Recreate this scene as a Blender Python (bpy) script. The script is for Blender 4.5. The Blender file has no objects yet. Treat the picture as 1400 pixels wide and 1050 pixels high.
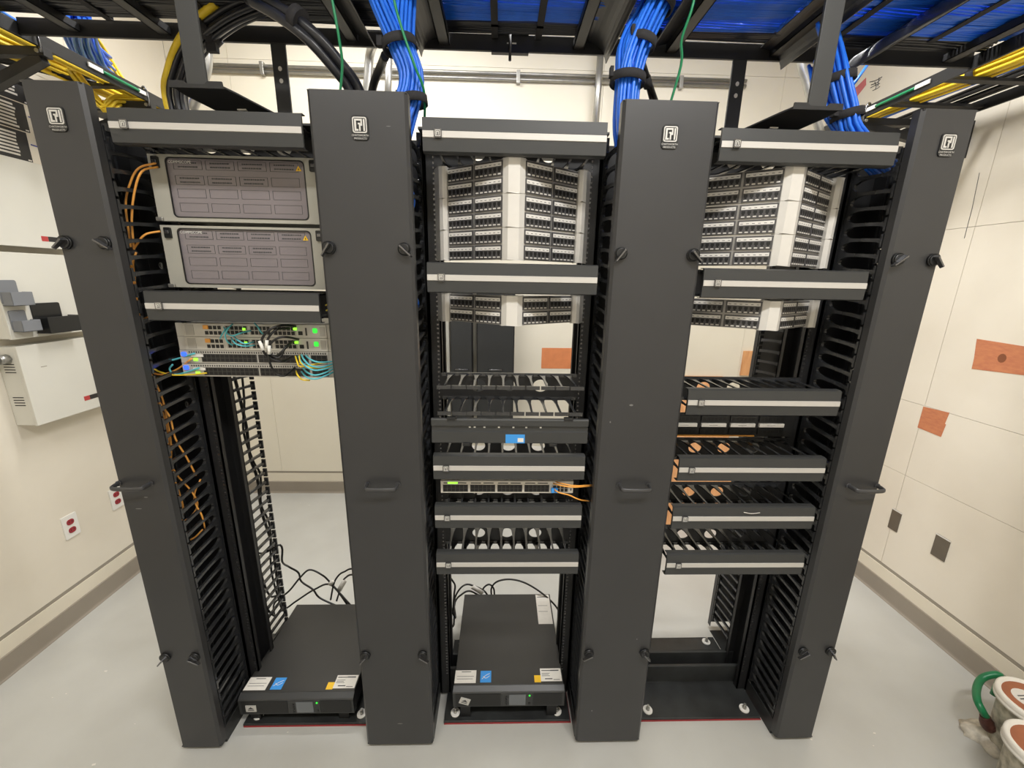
import bpy, math, random
from mathutils import Vector, Matrix
from mathutils.geometry import tessellate_polygon
random.seed(7)
SC = bpy.context.scene
COL = SC.collection
PI = math.pi

# ------------------------------------------------------------------ materials
def lin(c):
    c = c / 255.0
    return c / 12.92 if c <= 0.04045 else ((c + 0.055) / 1.055) ** 2.4

def mat(name, rgb, rough=0.5, metal=0.0, noise=0.0, scale=20.0, bump=0.0, emit=0.0, spec=0.5, rgb2=None, trans=0.0, bscale=None, stretch=None):
    m = bpy.data.materials.new(name)
    m.use_nodes = True
    nt = m.node_tree
    b = nt.nodes['Principled BSDF']
    col = tuple(lin(c) for c in rgb) + (1,)
    b.inputs['Base Color'].default_value = col
    b.inputs['Roughness'].default_value = rough
    b.inputs['Metallic'].default_value = metal
    b.inputs['Specular IOR Level'].default_value = spec
    if trans:
        b.inputs['Transmission Weight'].default_value = trans
    if emit:
        b.inputs['Emission Color'].default_value = col
        b.inputs['Emission Strength'].default_value = emit
    if noise or bump:
        tc = nt.nodes.new('ShaderNodeTexCoord')
        src = tc.outputs['Object']
        if stretch:
            mp = nt.nodes.new('ShaderNodeMapping')
            mp.inputs['Scale'].default_value = stretch
            nt.links.new(src, mp.inputs['Vector'])
            src = mp.outputs['Vector']
        n = nt.nodes.new('ShaderNodeTexNoise')
        n.inputs['Scale'].default_value = scale
        n.inputs['Detail'].default_value = 5
        nt.links.new(src, n.inputs['Vector'])
        if noise:
            mx = nt.nodes.new('ShaderNodeMix')
            mx.data_type = 'RGBA'
            c2 = tuple(lin(c) for c in rgb2) + (1,) if rgb2 else tuple(x * (1 - noise) for x in col[:3]) + (1,)
            mx.inputs[6].default_value = col
            mx.inputs[7].default_value = c2
            rm = nt.nodes.new('ShaderNodeMapRange')
            rm.inputs[1].default_value = 0.35
            rm.inputs[2].default_value = 0.68
            nt.links.new(n.outputs['Fac'], rm.inputs[0])
            nt.links.new(rm.outputs[0], mx.inputs[0])
            nt.links.new(mx.outputs[2], b.inputs['Base Color'])
        if bump:
            n2 = n
            if bscale:
                n2 = nt.nodes.new('ShaderNodeTexNoise')
                n2.inputs['Scale'].default_value = bscale
                nt.links.new(src, n2.inputs['Vector'])
            bp = nt.nodes.new('ShaderNodeBump')
            bp.inputs['Strength'].default_value = bump
            bp.inputs['Distance'].default_value = 0.002
            nt.links.new(n2.outputs['Fac'], bp.inputs['Height'])
            nt.links.new(bp.outputs['Normal'], b.inputs['Normal'])
    return m

M = {}
M['cover'] = mat('charcoal_powder_coat', (53, 53, 54), 0.38, 0, 0.10, 6, 0.05, bscale=900)
M['door'] = mat('satin_black_door', (54, 55, 55), 0.45, 0, 0.06, 8, 0.04, bscale=900)
M['black'] = mat('black_powder_coat', (30, 30, 31), 0.45, 0, 0.15, 12, 0.06, bscale=700)
M['handle'] = mat('gunmetal_handle', (72, 72, 73), 0.28, 0.3)
M['finger'] = mat('glossy_black_finger', (46, 47, 49), 0.22, spec=.75)
M['plastic'] = mat('black_plastic', (27, 28, 29), 0.32, 0, 0.0)
M['blackdeep'] = mat('port_black', (10, 10, 11), 0.5)
M['rackbase'] = mat('scuffed_black_steel', (48, 50, 50), 0.45, 0, 0.5, 14, 0.1, rgb2=(34, 35, 35))
M['silver'] = mat('brushed_silver_strip', (203, 200, 195), 0.42, 0.3, 0.05, 30, stretch=(0.3, 20, 20))
M['scuff'] = mat('pale_scuff', (120, 120, 118), 0.6)
M['chrome'] = mat('dark_chrome', (120, 120, 122), 0.22, 0.9)
M['sheen'] = mat('lit_black_sheet', (86, 87, 90), 0.22, 0.2)  # black sheet lightened to grey, the light it catches is in the colour
M['steel'] = mat('galvanised_steel', (176, 175, 170), 0.35, 0.75, 0.15, 25)
M['badge'] = mat('badge_silver', (205, 203, 198), 0.35, 0.3)
M['white'] = mat('white_plastic', (228, 226, 220), 0.5)
M['label'] = mat('label_white', (226, 222, 214), 0.6, 0, 0.05, 60)
M['ink'] = mat('label_ink', (70, 70, 72), 0.7)
M['ppsilver'] = mat('patch_panel_light_metal', (212, 209, 203), 0.36, 0.12, 0.06, 18)
M['ppframe'] = mat('patch_panel_frame_grey', (158, 156, 153), 0.32, 0.3)
M['ppmod'] = mat('port_module_grey', (74, 73, 74), 0.3)
M['ppstrip'] = mat('port_label_strip', (222, 219, 214), 0.35)
M['encl'] = mat('enclosure_grey_paint', (168, 166, 156), 0.4, 0, 0.04, 10)
M['smoke'] = mat('smoked_window', (128, 121, 124), 0.12, 0, 0.05, 4)
M['switch'] = mat('switch_light_grey', (204, 200, 191), 0.45, 0, 0.05, 20)
M['switch2'] = mat('switch_mid_grey', (178, 174, 166), 0.45, 0, 0.06, 20)
M['vent'] = mat('vent_dark', (60, 58, 55), 0.6)
M['ups'] = mat('ups_black_steel', (52, 51, 49), 0.42, 0, 0.08, 9, 0.04, bscale=800)
M['upsface'] = mat('ups_bezel', (46, 47, 47), 0.4)
M['mesh'] = mat('ups_mesh_grille', (24, 25, 25), 0.5, 0, 0.8, 420)
M['lcd'] = mat('lcd_grey', (104, 108, 112), 0.2)
M['green_led'] = mat('green_led', (50, 215, 60), 0.4, emit=1.1)
M['lime_led'] = mat('lime_led', (150, 240, 60), 0.4, emit=1.3)
M['blue_led'] = mat('blue_led', (50, 90, 250), 0.4, emit=1.6)
M['blue'] = mat('blue_cable', (40, 116, 236), 0.38, 0, 0.12, 30)
M['bluelabel'] = mat('blue_label', (58, 146, 222), 0.5)
M['yellow'] = mat('yellow_fibre', (246, 212, 52), 0.45, 0, 0.12, 30)
M['yellowlabel'] = mat('yellow_label', (236, 190, 40), 0.5)
M['orange'] = mat('orange_fibre', (236, 166, 76), 0.45)
M['aqua'] = mat('aqua_fibre', (92, 190, 204), 0.45)
M['green'] = mat('green_wire', (22, 128, 82), 0.42)
M['cord'] = mat('black_cord', (22, 21, 20), 0.42)
M['cordgloss'] = mat('black_jacket', (38, 39, 44), 0.3)
M['velcro'] = mat('velcro_black', (44, 43, 45), 0.9, 0, 0.2, 300)
M['wall'] = mat('cream_wall_paint', (234, 228, 211), 0.62, 0, 0.05, 1.6, 0.12, rgb2=(228, 221, 204), bscale=60)
M['wallside'] = mat('dimmed_cream_paint', (228, 221, 206), 0.6, 0, 0.06, 2.2, 0.15, rgb2=(219, 211, 195), bscale=45)  # wall cream toned down, dimmer light on the side walls put into the colour
M['trim'] = mat('curb_cream', (226, 218, 200), 0.55, 0, 0.05, 5)
M['gap'] = mat('ledge_grey', (150, 143, 130), 0.7)
M['base'] = mat('cove_base_taupe', (150, 141, 128), 0.5, 0, 0.08, 4)
M['seam'] = mat('seam_backing_paint', (204, 196, 180), 0.8)  # slightly darker cream backing behind the panel seams
M['ceil'] = mat('ceiling_paint', (170, 166, 158), 0.8)
M['terracotta'] = mat('bare_plywood_patch', (198, 128, 88), 0.7, 0, 0.4, 26, 0.1, rgb2=(184, 112, 80), stretch=(1, 1, 3))
M['terra2'] = mat('bare_orange_patch', (226, 142, 92), 0.7, 0, 0.2, 20, rgb2=(216, 134, 86))
M['board'] = mat('tan_plywood', (224, 168, 116), 0.6, 0, 0.2, 14, rgb2=(208, 148, 98), stretch=(4, 1, .6))
M['knot'] = mat('wood_knot', (128, 76, 48), 0.8)
M['plate'] = mat('bronze_grey_plate', (112, 105, 94), 0.4, 0.4, 0.1, 20)
M['cab'] = mat('cabinet_off_white', (218, 216, 206), 0.45, 0, 0.03, 6)
M['pocketgrey'] = mat('pocket_grey', (126, 129, 134), 0.5)
M['red'] = mat('outlet_red', (150, 40, 50), 0.4)
M['redlabel'] = mat('red_label', (186, 62, 62), 0.5)
M['pinklabel'] = mat('faded_red_patch', (196, 110, 112), 0.7)
M['paper'] = mat('black_sheet', (36, 35, 36), 0.5)
M['lamp'] = mat('lamp_diffuser', (255, 253, 248), 0.5, emit=8)
M['cable_blue_pen'] = mat('blue_ink_mark', (70, 80, 170), 0.6)
M['pail'] = mat('dirty_translucent_pail', (190, 184, 166), 0.5, 0, 0.5, 34, 0.5, rgb2=(118, 114, 98), bscale=40)
M['rim'] = mat('pail_rim_white', (236, 232, 222), 0.4)
M['rust'] = mat('rust_brown_lid', (172, 106, 72), 0.55, 0, 0.2, 12, rgb2=(150, 90, 62))
M['copper'] = mat('dull_copper', (86, 52, 44), 0.45, 0.3, 0.4, 60, 0.3)
M['rag'] = mat('dusty_white_lump', (220, 212, 196), 0.85, 0, 0.4, 40, 0.9, bscale=40)
M['greenwire'] = mat('thick_green_jacket', (24, 120, 74), 0.35, 0, 0.15, 40, 0.2)
M['crimson'] = mat('red_paint_line', (150, 50, 52), 0.6)

def floor_material():
    m = bpy.data.materials.new('grey_epoxy_floor')
    m.use_nodes = True
    nt = m.node_tree
    b = nt.nodes['Principled BSDF']
    tc = nt.nodes.new('ShaderNodeTexCoord')
    n1 = nt.nodes.new('ShaderNodeTexNoise'); n1.inputs['Scale'].default_value = 2.2; n1.inputs['Detail'].default_value = 6
    n2 = nt.nodes.new('ShaderNodeTexNoise'); n2.inputs['Scale'].default_value = 26; n2.inputs['Detail'].default_value = 4
    nt.links.new(tc.outputs['Object'], n1.inputs['Vector']); nt.links.new(tc.outputs['Object'], n2.inputs['Vector'])
    r1 = nt.nodes.new('ShaderNodeValToRGB')
    r1.color_ramp.elements[0].position = 0.35; r1.color_ramp.elements[1].position = 0.7
    r1.color_ramp.elements[0].color = tuple(lin(c) for c in (184, 183, 177)) + (1,)
    r1.color_ramp.elements[1].color = tuple(lin(c) for c in (197, 197, 192)) + (1,)
    nt.links.new(n1.outputs['Fac'], r1.inputs['Fac'])
    r2 = nt.nodes.new('ShaderNodeValToRGB')
    r2.color_ramp.elements[0].position = 0.735; r2.color_ramp.elements[1].position = 0.76
    r2.color_ramp.elements[0].color = (0, 0, 0, 1); r2.color_ramp.elements[1].color = (1, 1, 1, 1)
    nt.links.new(n2.outputs['Fac'], r2.inputs['Fac'])
    mx = nt.nodes.new('ShaderNodeMix'); mx.data_type = 'RGBA'
    nt.links.new(r2.outputs['Color'], mx.inputs[0])
    nt.links.new(r1.outputs['Color'], mx.inputs[6])
    mx.inputs[7].default_value = tuple(lin(c) for c in (222, 218, 208)) + (1,)
    nt.links.new(mx.outputs[2], b.inputs['Base Color'])
    b.inputs['Roughness'].default_value = 0.3
    bp = nt.nodes.new('ShaderNodeBump'); bp.inputs['Strength'].default_value = 0.06; bp.inputs['Distance'].default_value = 0.004
    nt.links.new(n1.outputs['Fac'], bp.inputs['Height']); nt.links.new(bp.outputs['Normal'], b.inputs['Normal'])
    return m
M['floor'] = floor_material()

# ------------------------------------------------------------------ mesh builder
def catmull(pts, n=6):
    P = [Vector(p) for p in pts]
    if len(P) < 3:
        return P
    out = []
    Q = [P[0] * 2 - P[1]] + P + [P[-1] * 2 - P[-2]]
    for i in range(1, len(Q) - 2):
        a, b, c, d = Q[i - 1], Q[i], Q[i + 1], Q[i + 2]
        for k in range(n):
            t = k / n
            out.append(0.5 * ((2 * b) + (c - a) * t + (2 * a - 5 * b + 4 * c - d) * t * t + (3 * b - a - 3 * c + d) * t ** 3))
    out.append(P[-1])
    return out

class MB:
    def __init__(s):
        s.v = []; s.f = []; s.m = []; s.s = []
    def add(s, vs, fs, mi=0, sm=False):
        o = len(s.v)
        s.v += [tuple(v) for v in vs]
        for f in fs:
            s.f.append(tuple(i + o for i in f)); s.m.append(mi); s.s.append(sm)
        return s
    def box(s, x0, y0, z0, x1, y1, z1, mi=0):
        if x0 > x1: x0, x1 = x1, x0
        if y0 > y1: y0, y1 = y1, y0
        if z0 > z1: z0, z1 = z1, z0
        vs = [(x0, y0, z0), (x1, y0, z0), (x1, y1, z0), (x0, y1, z0), (x0, y0, z1), (x1, y0, z1), (x1, y1, z1), (x0, y1, z1)]
        return s.add(vs, [(0, 3, 2, 1), (4, 5, 6, 7), (0, 1, 5, 4), (1, 2, 6, 5), (2, 3, 7, 6), (3, 0, 4, 7)], mi)
    def prism(s, pts, axis, a, b, holes=None, mi=0, sm=False):
        """2-D polygon swept along an axis; axis x -> pts are (y,z), y -> (x,z), z -> (x,y)"""
        def mk(p, t):
            return {'x': (t, p[0], p[1]), 'y': (p[0], t, p[1]), 'z': (p[0], p[1], t)}[axis]
        loops = [pts] + (holes or [])
        flat = [p for l in loops for p in l]
        tris = tessellate_polygon([[Vector((p[0], p[1], 0)) for p in l] for l in loops])
        n = len(flat)
        vs = [mk(p, a) for p in flat] + [mk(p, b) for p in flat]
        fs = []
        for t in tris:
            fs.append(tuple(t)); fs.append(tuple(i + n for i in reversed(t)))
        o = 0
        s.add(vs, fs, mi)
        base = len(s.v) - 2 * n
        for l in loops:
            k = len(l)
            for i in range(k):
                j = (i + 1) % k
                s.f.append((base + o + i, base + o + j, base + o + j + n, base + o + i + n)); s.m.append(mi); s.s.append(sm)
            o += k
        return s
    def tube(s, path, r, n=7, mi=0, caps=True, flat=1.0):
        P = [Vector(p) for p in path]
        T = []
        for i in range(len(P)):
            d = P[min(i + 1, len(P) - 1)] - P[max(i - 1, 0)]
            T.append(d.normalized() if d.length > 1e-9 else Vector((0, 0, 1)))
        up = Vector((0, 0, 1)) if abs(T[0].z) < 0.9 else Vector((1, 0, 0))
        N = (up - T[0] * up.dot(T[0])).normalized()
        o = len(s.v)
        for i, p in enumerate(P):
            N = (N - T[i] * N.dot(T[i])).normalized()
            B = T[i].cross(N)
            rr = r[i] if isinstance(r, (list, tuple)) else r
            for k in range(n):
                a = 2 * PI * k / n
                s.v.append(tuple(p + N * (math.cos(a) * rr) + B * (math.sin(a) * rr * flat)))
        for i in range(len(P) - 1):
            for k in range(n):
                k2 = (k + 1) % n
                s.f.append((o + i * n + k, o + i * n + k2, o + (i + 1) * n + k2, o + (i + 1) * n + k)); s.m.append(mi); s.s.append(True)
        if caps:
            s.f.append(tuple(o + k for k in reversed(range(n)))); s.m.append(mi); s.s.append(False)
            e = o + (len(P) - 1) * n
            s.f.append(tuple(e + k for k in range(n))); s.m.append(mi); s.s.append(False)
        return s
    def cyl(s, a, b, r, n=16, mi=0, r2=None):
        a = Vector(a); b = Vector(b)
        return s.tube([a, b], [r, r if r2 is None else r2], n, mi)
    def lathe(s, prof, c, n=40, mi=0):
        """profile of (radius, z) about a vertical axis at c"""
        o = len(s.v)
        for (r, z) in prof:
            for k in range(n):
                a = 2 * PI * k / n
                s.v.append((c[0] + r * math.cos(a), c[1] + r * math.sin(a), c[2] + z))
        for i in range(len(prof) - 1):
            for k in range(n):
                k2 = (k + 1) % n
                s.f.append((o + i * n + k, o + i * n + k2, o + (i + 1) * n + k2, o + (i + 1) * n + k)); s.m.append(mi); s.s.append(True)
        return s
    def quad(s, a, b, c, d, mi=0):
        return s.add([a, b, c, d], [(0, 1, 2, 3)], mi)

def rrect(x0, y0, x1, y1, r, n=5):
    out = []
    for cx, cy, a0 in ((x1 - r, y1 - r, 0), (x0 + r, y1 - r, 90), (x0 + r, y0 + r, 180), (x1 - r, y0 + r, 270)):
        for k in range(n + 1):
            a = math.radians(a0 + 90 * k / n)
            out.append((cx + r * math.cos(a), cy + r * math.sin(a)))
    return out

def ellipse(cx, cy, rx, ry, n=16):
    return [(cx + rx * math.cos(2 * PI * k / n), cy + ry * math.sin(2 * PI * k / n)) for k in range(n)]

# ------------------------------------------------------------------ object helpers
def root_loc(o):
    while o.parent:
        o = o.parent
    return o.location

def obj(name, mb, mats, parent=None, bevel=0, seg=2, label=None):
    me = bpy.data.meshes.new(name)
    vs = mb.v
    if parent is not None:
        L = root_loc(parent)
        if L.length > 0:
            vs = [(v[0] - L.x, v[1] - L.y, v[2] - L.z) for v in vs]
    me.from_pydata(vs, [], mb.f)
    if not isinstance(mats, (list, tuple)):
        mats = [mats]
    for m in mats:
        me.materials.append(M[m] if isinstance(m, str) else m)
    me.polygons.foreach_set('material_index', mb.m)
    me.polygons.foreach_set('use_smooth', mb.s)
    me.update()
    o = bpy.data.objects.new(name, me)
    COL.objects.link(o)
    if parent is not None:
        o.parent = parent
    if bevel:
        md = o.modifiers.new('bevel', 'BEVEL')
        md.width = bevel; md.segments = seg; md.limit_method = 'ANGLE'; md.angle_limit = math.radians(50)
    if label:
        o['label'] = label
    return o

def tag(o, label, cat, group=None, kind=None):
    o['label'] = label; o['category'] = cat
    if group: o['group'] = group
    if kind: o['kind'] = kind
    return o

def thing(name, label, cat, loc=(0, 0, 0), group=None):
    o = bpy.data.objects.new(name, None)
    COL.objects.link(o)
    o.location = loc
    o.empty_display_size = 0.05
    return tag(o, label, cat, group)

def solo(name, mb, mats, label, cat, group=None, bevel=0):
    """a thing that is one mesh; its origin goes to the middle of its base"""
    xs = [v[0] for v in mb.v]; ys = [v[1] for v in mb.v]; zs = [v[2] for v in mb.v]
    c = ((min(xs) + max(xs)) / 2, (min(ys) + max(ys)) / 2, min(zs))
    mb.v = [(v[0] - c[0], v[1] - c[1], v[2] - c[2]) for v in mb.v]
    o = obj(name, mb, mats, None, bevel)
    o.location = c
    return tag(o, label, cat, group)

def struct(name, mb, mats, bevel=0, label=None):
    o = obj(name, mb, mats, None, bevel)
    o['kind'] = 'structure'
    if label: o['label'] = label
    return o

def copy_tree(o, parent=None):
    c = o.copy()
    COL.objects.link(c)
    if parent is not None:
        c.parent = parent
    for ch in list(o.children):
        copy_tree(ch, c)
    return c

def dup(root, loc, label, group=None):
    r = copy_tree(root)
    r.location = loc
    r['label'] = label
    if group: r['group'] = group
    return r

def text_mb(body, size, x, y, z, plane='xz', align='LEFT', mi=0, flat=None, depth=0.0004):
    """lettering as geometry: plane 'xz' faces -y, 'yz' faces +x, 'xy' faces up"""
    cu = bpy.data.curves.new('lettering', 'FONT')
    cu.body = body; cu.size = size; cu.align_x = align; cu.resolution_u = 2
    ob = bpy.data.objects.new('lettering', cu)
    COL.objects.link(ob)
    dg = bpy.context.evaluated_depsgraph_get()
    me = bpy.data.meshes.new_from_object(ob.evaluated_get(dg))
    mb = MB()
    vs = []
    for v in me.vertices:
        a, b = v.co.x, v.co.y
        if plane == 'xz': vs.append((x + a, y, z + b))
        elif plane == 'yz': vs.append((x, y + a, z + b))
        else: vs.append((x + a, y + b, z))
    mb.add(vs, [tuple(p.vertices) for p in me.polygons], mi)
    bpy.data.objects.remove(ob)
    bpy.data.meshes.remove(me)
    bpy.data.curves.remove(cu)
    return mb

def join(a, b, mi=None):
    o = len(a.v)
    a.v += b.v
    for f, m, s in zip(b.f, b.m, b.s):
        a.f.append(tuple(i + o for i in f)); a.m.append(m if mi is None else mi); a.s.append(s)
    return a

# ================================================================== THE ROOM
XL, XR, YB, YF, ZC = -2.163, 2.225, 1.925, -2.6, 3.75
struct('floor', MB().box(XL - .1, YF - .1, -.08, XR + .1, YB + .1, 0), 'floor')
struct('ceiling', MB().box(XL - .1, YF - .1, ZC, XR + .1, YB + .1, ZC + .08), 'ceil')

def panel_wall(name, axis, pos, thick, u_edges, z_edges, m):
    """wall sheeted with panels that leave narrow open seams"""
    mb = MB()
    g = 0.0009
    zs = sorted(z_edges)
    us = sorted(u_edges)
    for i in range(len(us) - 1):
        for j in range(len(zs) - 1):
            a, b, c, d = us[i] + g, us[i + 1] - g, zs[j] + g, zs[j + 1] - g
            if axis == 'y': mb.box(a, pos, c, b, pos + thick, d)
            else: mb.box(pos, a, c, pos + thick, b, d)
    s2 = .02 if thick > 0 else -.02
    if axis == 'y': mb.box(us[0], pos + thick, 0, us[-1], pos + thick + .08, zs[-1], 1)
    else: mb.box(pos + thick, us[0], 0, pos + thick + .08 * (1 if thick > 0 else -1), us[-1], zs[-1], 1)
    return struct(name, mb, [m, 'seam'])
panel_wall('wall_back', 'y', YB, .018, [XL, -1.772, -.553, .667, 1.887, XR], [.19, 3.085, ZC], 'wall')
panel_wall('wall_left', 'x', XL, -.018, [YF, -1.2, .02, 1.24, YB], [.19, 2.62, ZC], 'wallside')
panel_wall('wall_right', 'x', XR, .018, [YF, -.42, .805, YB], [.19, .74, 1.137, 2.02, ZC], 'wallside')
struct('wall_front', MB().box(XL - .1, YF - .1, 0, XR + .1, YF, ZC), 'wallside')
# curb strip and ledge above the cove base, on the three walls in view
struct('trim_1', MB().box(XL, YB - .004, .102, XR, YB + .05, .172).box(XL, YB + .001, .172, XR, YB + .05, .19, 1), ['trim', 'gap'])
struct('trim_2', MB().box(XL - .05, YF, .1, XL + .004, YB, .172).box(XL - .05, YF, .172, XL - .001, YB, .19, 1), ['trim', 'gap'])
struct('trim_3', MB().box(XR - .004, YF, .1, XR + .05, YB, .172).box(XR + .001, YF, .172, XR + .05, YB, .19, 1), ['trim', 'gap'])
def cove(name, side):
    prof = [(0, 0), (.014, 0), (.013, .003), (.008, .008), (.006, .016), (.006, .1), (0, .102)]
    mb = MB()
    if side == 'back': mb.prism([(YB - .004 - a, b) for a, b in prof], 'x', XL, XR)
    elif side == 'left': mb.prism([(XL + .004 + a, b) for a, b in prof], 'y', YF, YB)
    else: mb.prism([(XR - .004 - a, b) for a, b in prof], 'y', YF, YB)
    struct(name, mb, 'base')
cove('baseboard_back', 'back'); cove('baseboard_left', 'left'); cove('baseboard_right', 'right')

# bare unpainted patches on the walls
def wall_patch(name, axis, pos, pts, m, label, knots=()):
    mb = MB().prism(pts, axis, pos[0], pos[1])
    for (a, b, r, q) in knots:
        t = pos[0] - .0004 if pos[0] < pos[1] else pos[0] + .0004
        mb.prism(ellipse(a, b, r, q, 12), axis, pos[0] - .0006, pos[1], mi=1)
    return solo(name, mb, [m, 'knot'], label, 'wall patch')
wall_patch('bare_wall_patch', 'y', (YB - .0015, YB), [(.321, 1.075), (.59, 1.075), (.59, 1.238), (.321, 1.236)], 'terra2', 'orange bare patch on the back wall seen through the middle rack')
wall_patch('bare_wall_patch', 'x', (XR - .0015, XR), [(.662, 1.51), (.66, 1.49), (.65, 1.42), (.647, 1.37), (.40, 1.388), (.40, 1.50)], 'terracotta', 'larger brown bare plywood patch on the right wall with dark knots', [(.545, 1.44, .016, .02), (.42, 1.41, .02, .02)])
wall_patch('bare_wall_patch', 'x', (XR - .0015, XR), [(.81, 1.132), (.684, 1.14), (.69, 1.08), (.684, 1.078), (.69, 1.01), (.81, 1.016)], 'terracotta', 'smaller square brown bare patch on the right wall below the larger one')
# blank metal plates low on the right wall
for (y0, y1, z0, z1, lab) in ((.765, .82, .41, .53, 'farther small blank metal plate low on the right wall behind the last upright'),
                              (.515, .582, .413, .532, 'nearer blank metal plate low on the right wall with a pale gap above it')):
    mb = MB().box(XR - .004, y0, z0, XR, y1, z1)
    mb.box(XR - .0045, y0 - .001, z1 - .006, XR, y1 + .002, z1, 1)
    solo('blank_wall_plate', mb, ['plate', 'label'], lab, 'wall plate', None, .0008)
# red paint mark and pencil scribble on the back wall, right end
mb = MB().prism([(1.708, 2.955), (1.651, 2.979), (1.639, 2.935), (1.701, 2.888), (1.756, 2.950)], 'x', XR - .0012, XR)
solo('red_wall_mark', mb, 'pinklabel', 'faded red mark high on the right wall beside the right blue cable bundle', 'wall mark')
mb = MB()
for k in range(6):
    mb.tube(catmull([(XR - .001, yy, zz) for yy, zz in ([(1.615, 2.941), (1.573, 2.931), (1.530, 2.932)], [(1.599, 2.919), (1.558, 2.914), (1.537, 2.924)],
        [(1.547, 2.891), (1.549, 2.914), (1.550, 2.937)], [(1.600, 2.904), (1.570, 2.904), (1.536, 2.901)], [(1.579, 2.881), (1.549, 2.880), (1.531, 2.884)], [(1.576, 2.925), (1.558, 2.895), (1.563, 2.878)])[k]], 3), .0022, 4)
solo('pencil_scribble', mb, 'ink', 'dark handwritten scribble high on the right wall beside the red mark', 'wall mark')
# thin crack lines on the right wall
mb = MB().tube([(XR - .0005, yy, zz) for yy, zz in ((0.851, 2.261), (0.840, 2.104), (0.838, 1.970))], .0013, 4)
solo('wall_scratch', mb, 'ink', 'thin dark vertical scratch on the right wall beside the last upright', 'wall mark')

# conduits on the back wall
t = thing('wall_conduit', 'pair of thin horizontal metal conduits clipped along the back wall', 'conduit', (0, YB - .02, 3.02))
obj('conduit_pipe', MB().tube([(-1.95, YB - .016, 3.04), (1.62, YB - .016, 3.05)], .011, 10), 'steel', t)
obj('conduit_pipe', MB().tube([(-1.95, YB - .016, 3.008), (1.62, YB - .016, 3.018)], .011, 10), 'steel', t)
for x in (-1.55, -.6, .1, .62, 1.18):
    obj('pipe_clip', MB().box(x - .012, YB - .03, 2.99, x + .012, YB, 3.03 + .035), 'steel', t, .002)
t = thing('wall_conduit', 'vertical metal conduit running up the back wall left of the middle blue bundle', 'conduit', (.62, 1.84, 2.4))
obj('conduit_pipe', MB().tube([(0.612, 1.840, 2.614), (0.617, 1.840, 2.955), (0.619, 1.840, 3.197)], .022, 12), 'steel', t)
t = thing('wall_conduit', 'bent metal conduit hooking over behind the second upright', 'conduit', (-0.673, 1.200, 2.663))
obj('conduit_pipe', MB().tube(catmull([(-0.698, 1.200, 2.565), (-0.678, 1.200, 2.695), (-0.664, 1.200, 2.789), (-0.637, 1.150, 2.810), (-0.594, 1.050, 2.787)], 5), .021, 12), 'steel', t)
t = thing('wall_conduit', 'short pale metal conduit stub behind the left blue bundle', 'conduit', (-0.606, 1.300, 2.705))
obj('conduit_pipe', MB().tube([(-0.611, 1.300, 2.603), (-0.600, 1.300, 2.738), (-0.589, 1.300, 2.869)], .018, 12), 'steel', t)
t = thing('wall_conduit', 'bright curved metal conduit behind the left overhead support post', 'conduit', (-1.436, 1.000, 2.473))
obj('conduit_pipe', MB().tube(catmull([(-1.436, 1.000, 2.473), (-1.382, 1.000, 2.563), (-1.338, 1.000, 2.651), (-1.328, 1.000, 2.749), (-1.338, 1.000, 2.858)], 6), .021, 12), 'steel', t)
t = thing('wall_conduit', 'curved metal conduit behind the right overhead support post', 'conduit', (1.495, 0.950, 2.459))
obj('conduit_pipe', MB().tube(catmull([(1.507, 0.950, 2.438), (1.452, 0.950, 2.534), (1.398, 0.950, 2.645), (1.361, 0.950, 2.708), (1.353, 0.950, 2.765)], 6), .018, 12), 'steel', t)

# black wall enclosures on the back wall
for (x0, x1, lab) in ((-.37, -.205, 'narrow black cabinet on the back wall, left one seen through the middle rack'),
                      (-.175, .105, 'wide black cabinet on the back wall, right one seen through the middle rack')):
    t = thing('wall_cabinet', lab, 'cabinet', ((x0 + x1) / 2, YB - .06, .66), 'black cabinets on the back wall')
    obj('body', MB().box(x0, YB - .1, .66, x1, YB, 1.72), 'black', t, .004)
    obj('door', MB().box(x0 + .008, YB - .108, .67, x1 - .008, YB - .1, 1.71), 'door', t, .002)
    xc = (x0 + x1) / 2
    obj('latch_handle', MB().tube([(xc - .05, YB - .108, 1.085), (xc - .045, YB - .125, 1.085), (xc + .045, YB - .125, 1.085), (xc + .05, YB - .108, 1.085)], .005, 6), 'chrome', t)
solo('wall_strip', MB().box(-.425, YB - .03, .66, -.385, YB, 1.72), 'cab', 'pale vertical strip on the back wall left of the narrow black cabinet', 'wall strip', None, .002)

mb = MB().add([(1.0, 1.42, 0), (1.76, 1.42, 0), (1.76, 1.90, 1.03), (1.0, 1.90, 1.03), (1.0, 1.438, 0), (1.76, 1.438, 0), (1.76, 1.92, 1.03), (1.0, 1.92, 1.03)], [(0, 1, 2, 3), (7, 6, 5, 4), (0, 4, 5, 1), (1, 5, 6, 2), (2, 6, 7, 3), (3, 7, 4, 0)])
solo('plywood_board', mb, 'board', 'tan plywood board leaning on the back wall behind the right rack', 'board')
solo('wood_strip', MB().box(1.90, YB - .02, 1.04, 1.99, YB, 1.235), 'board', 'short tan wooden strip on the back wall seen past the right rack', 'wood strip', None, .002)

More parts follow.
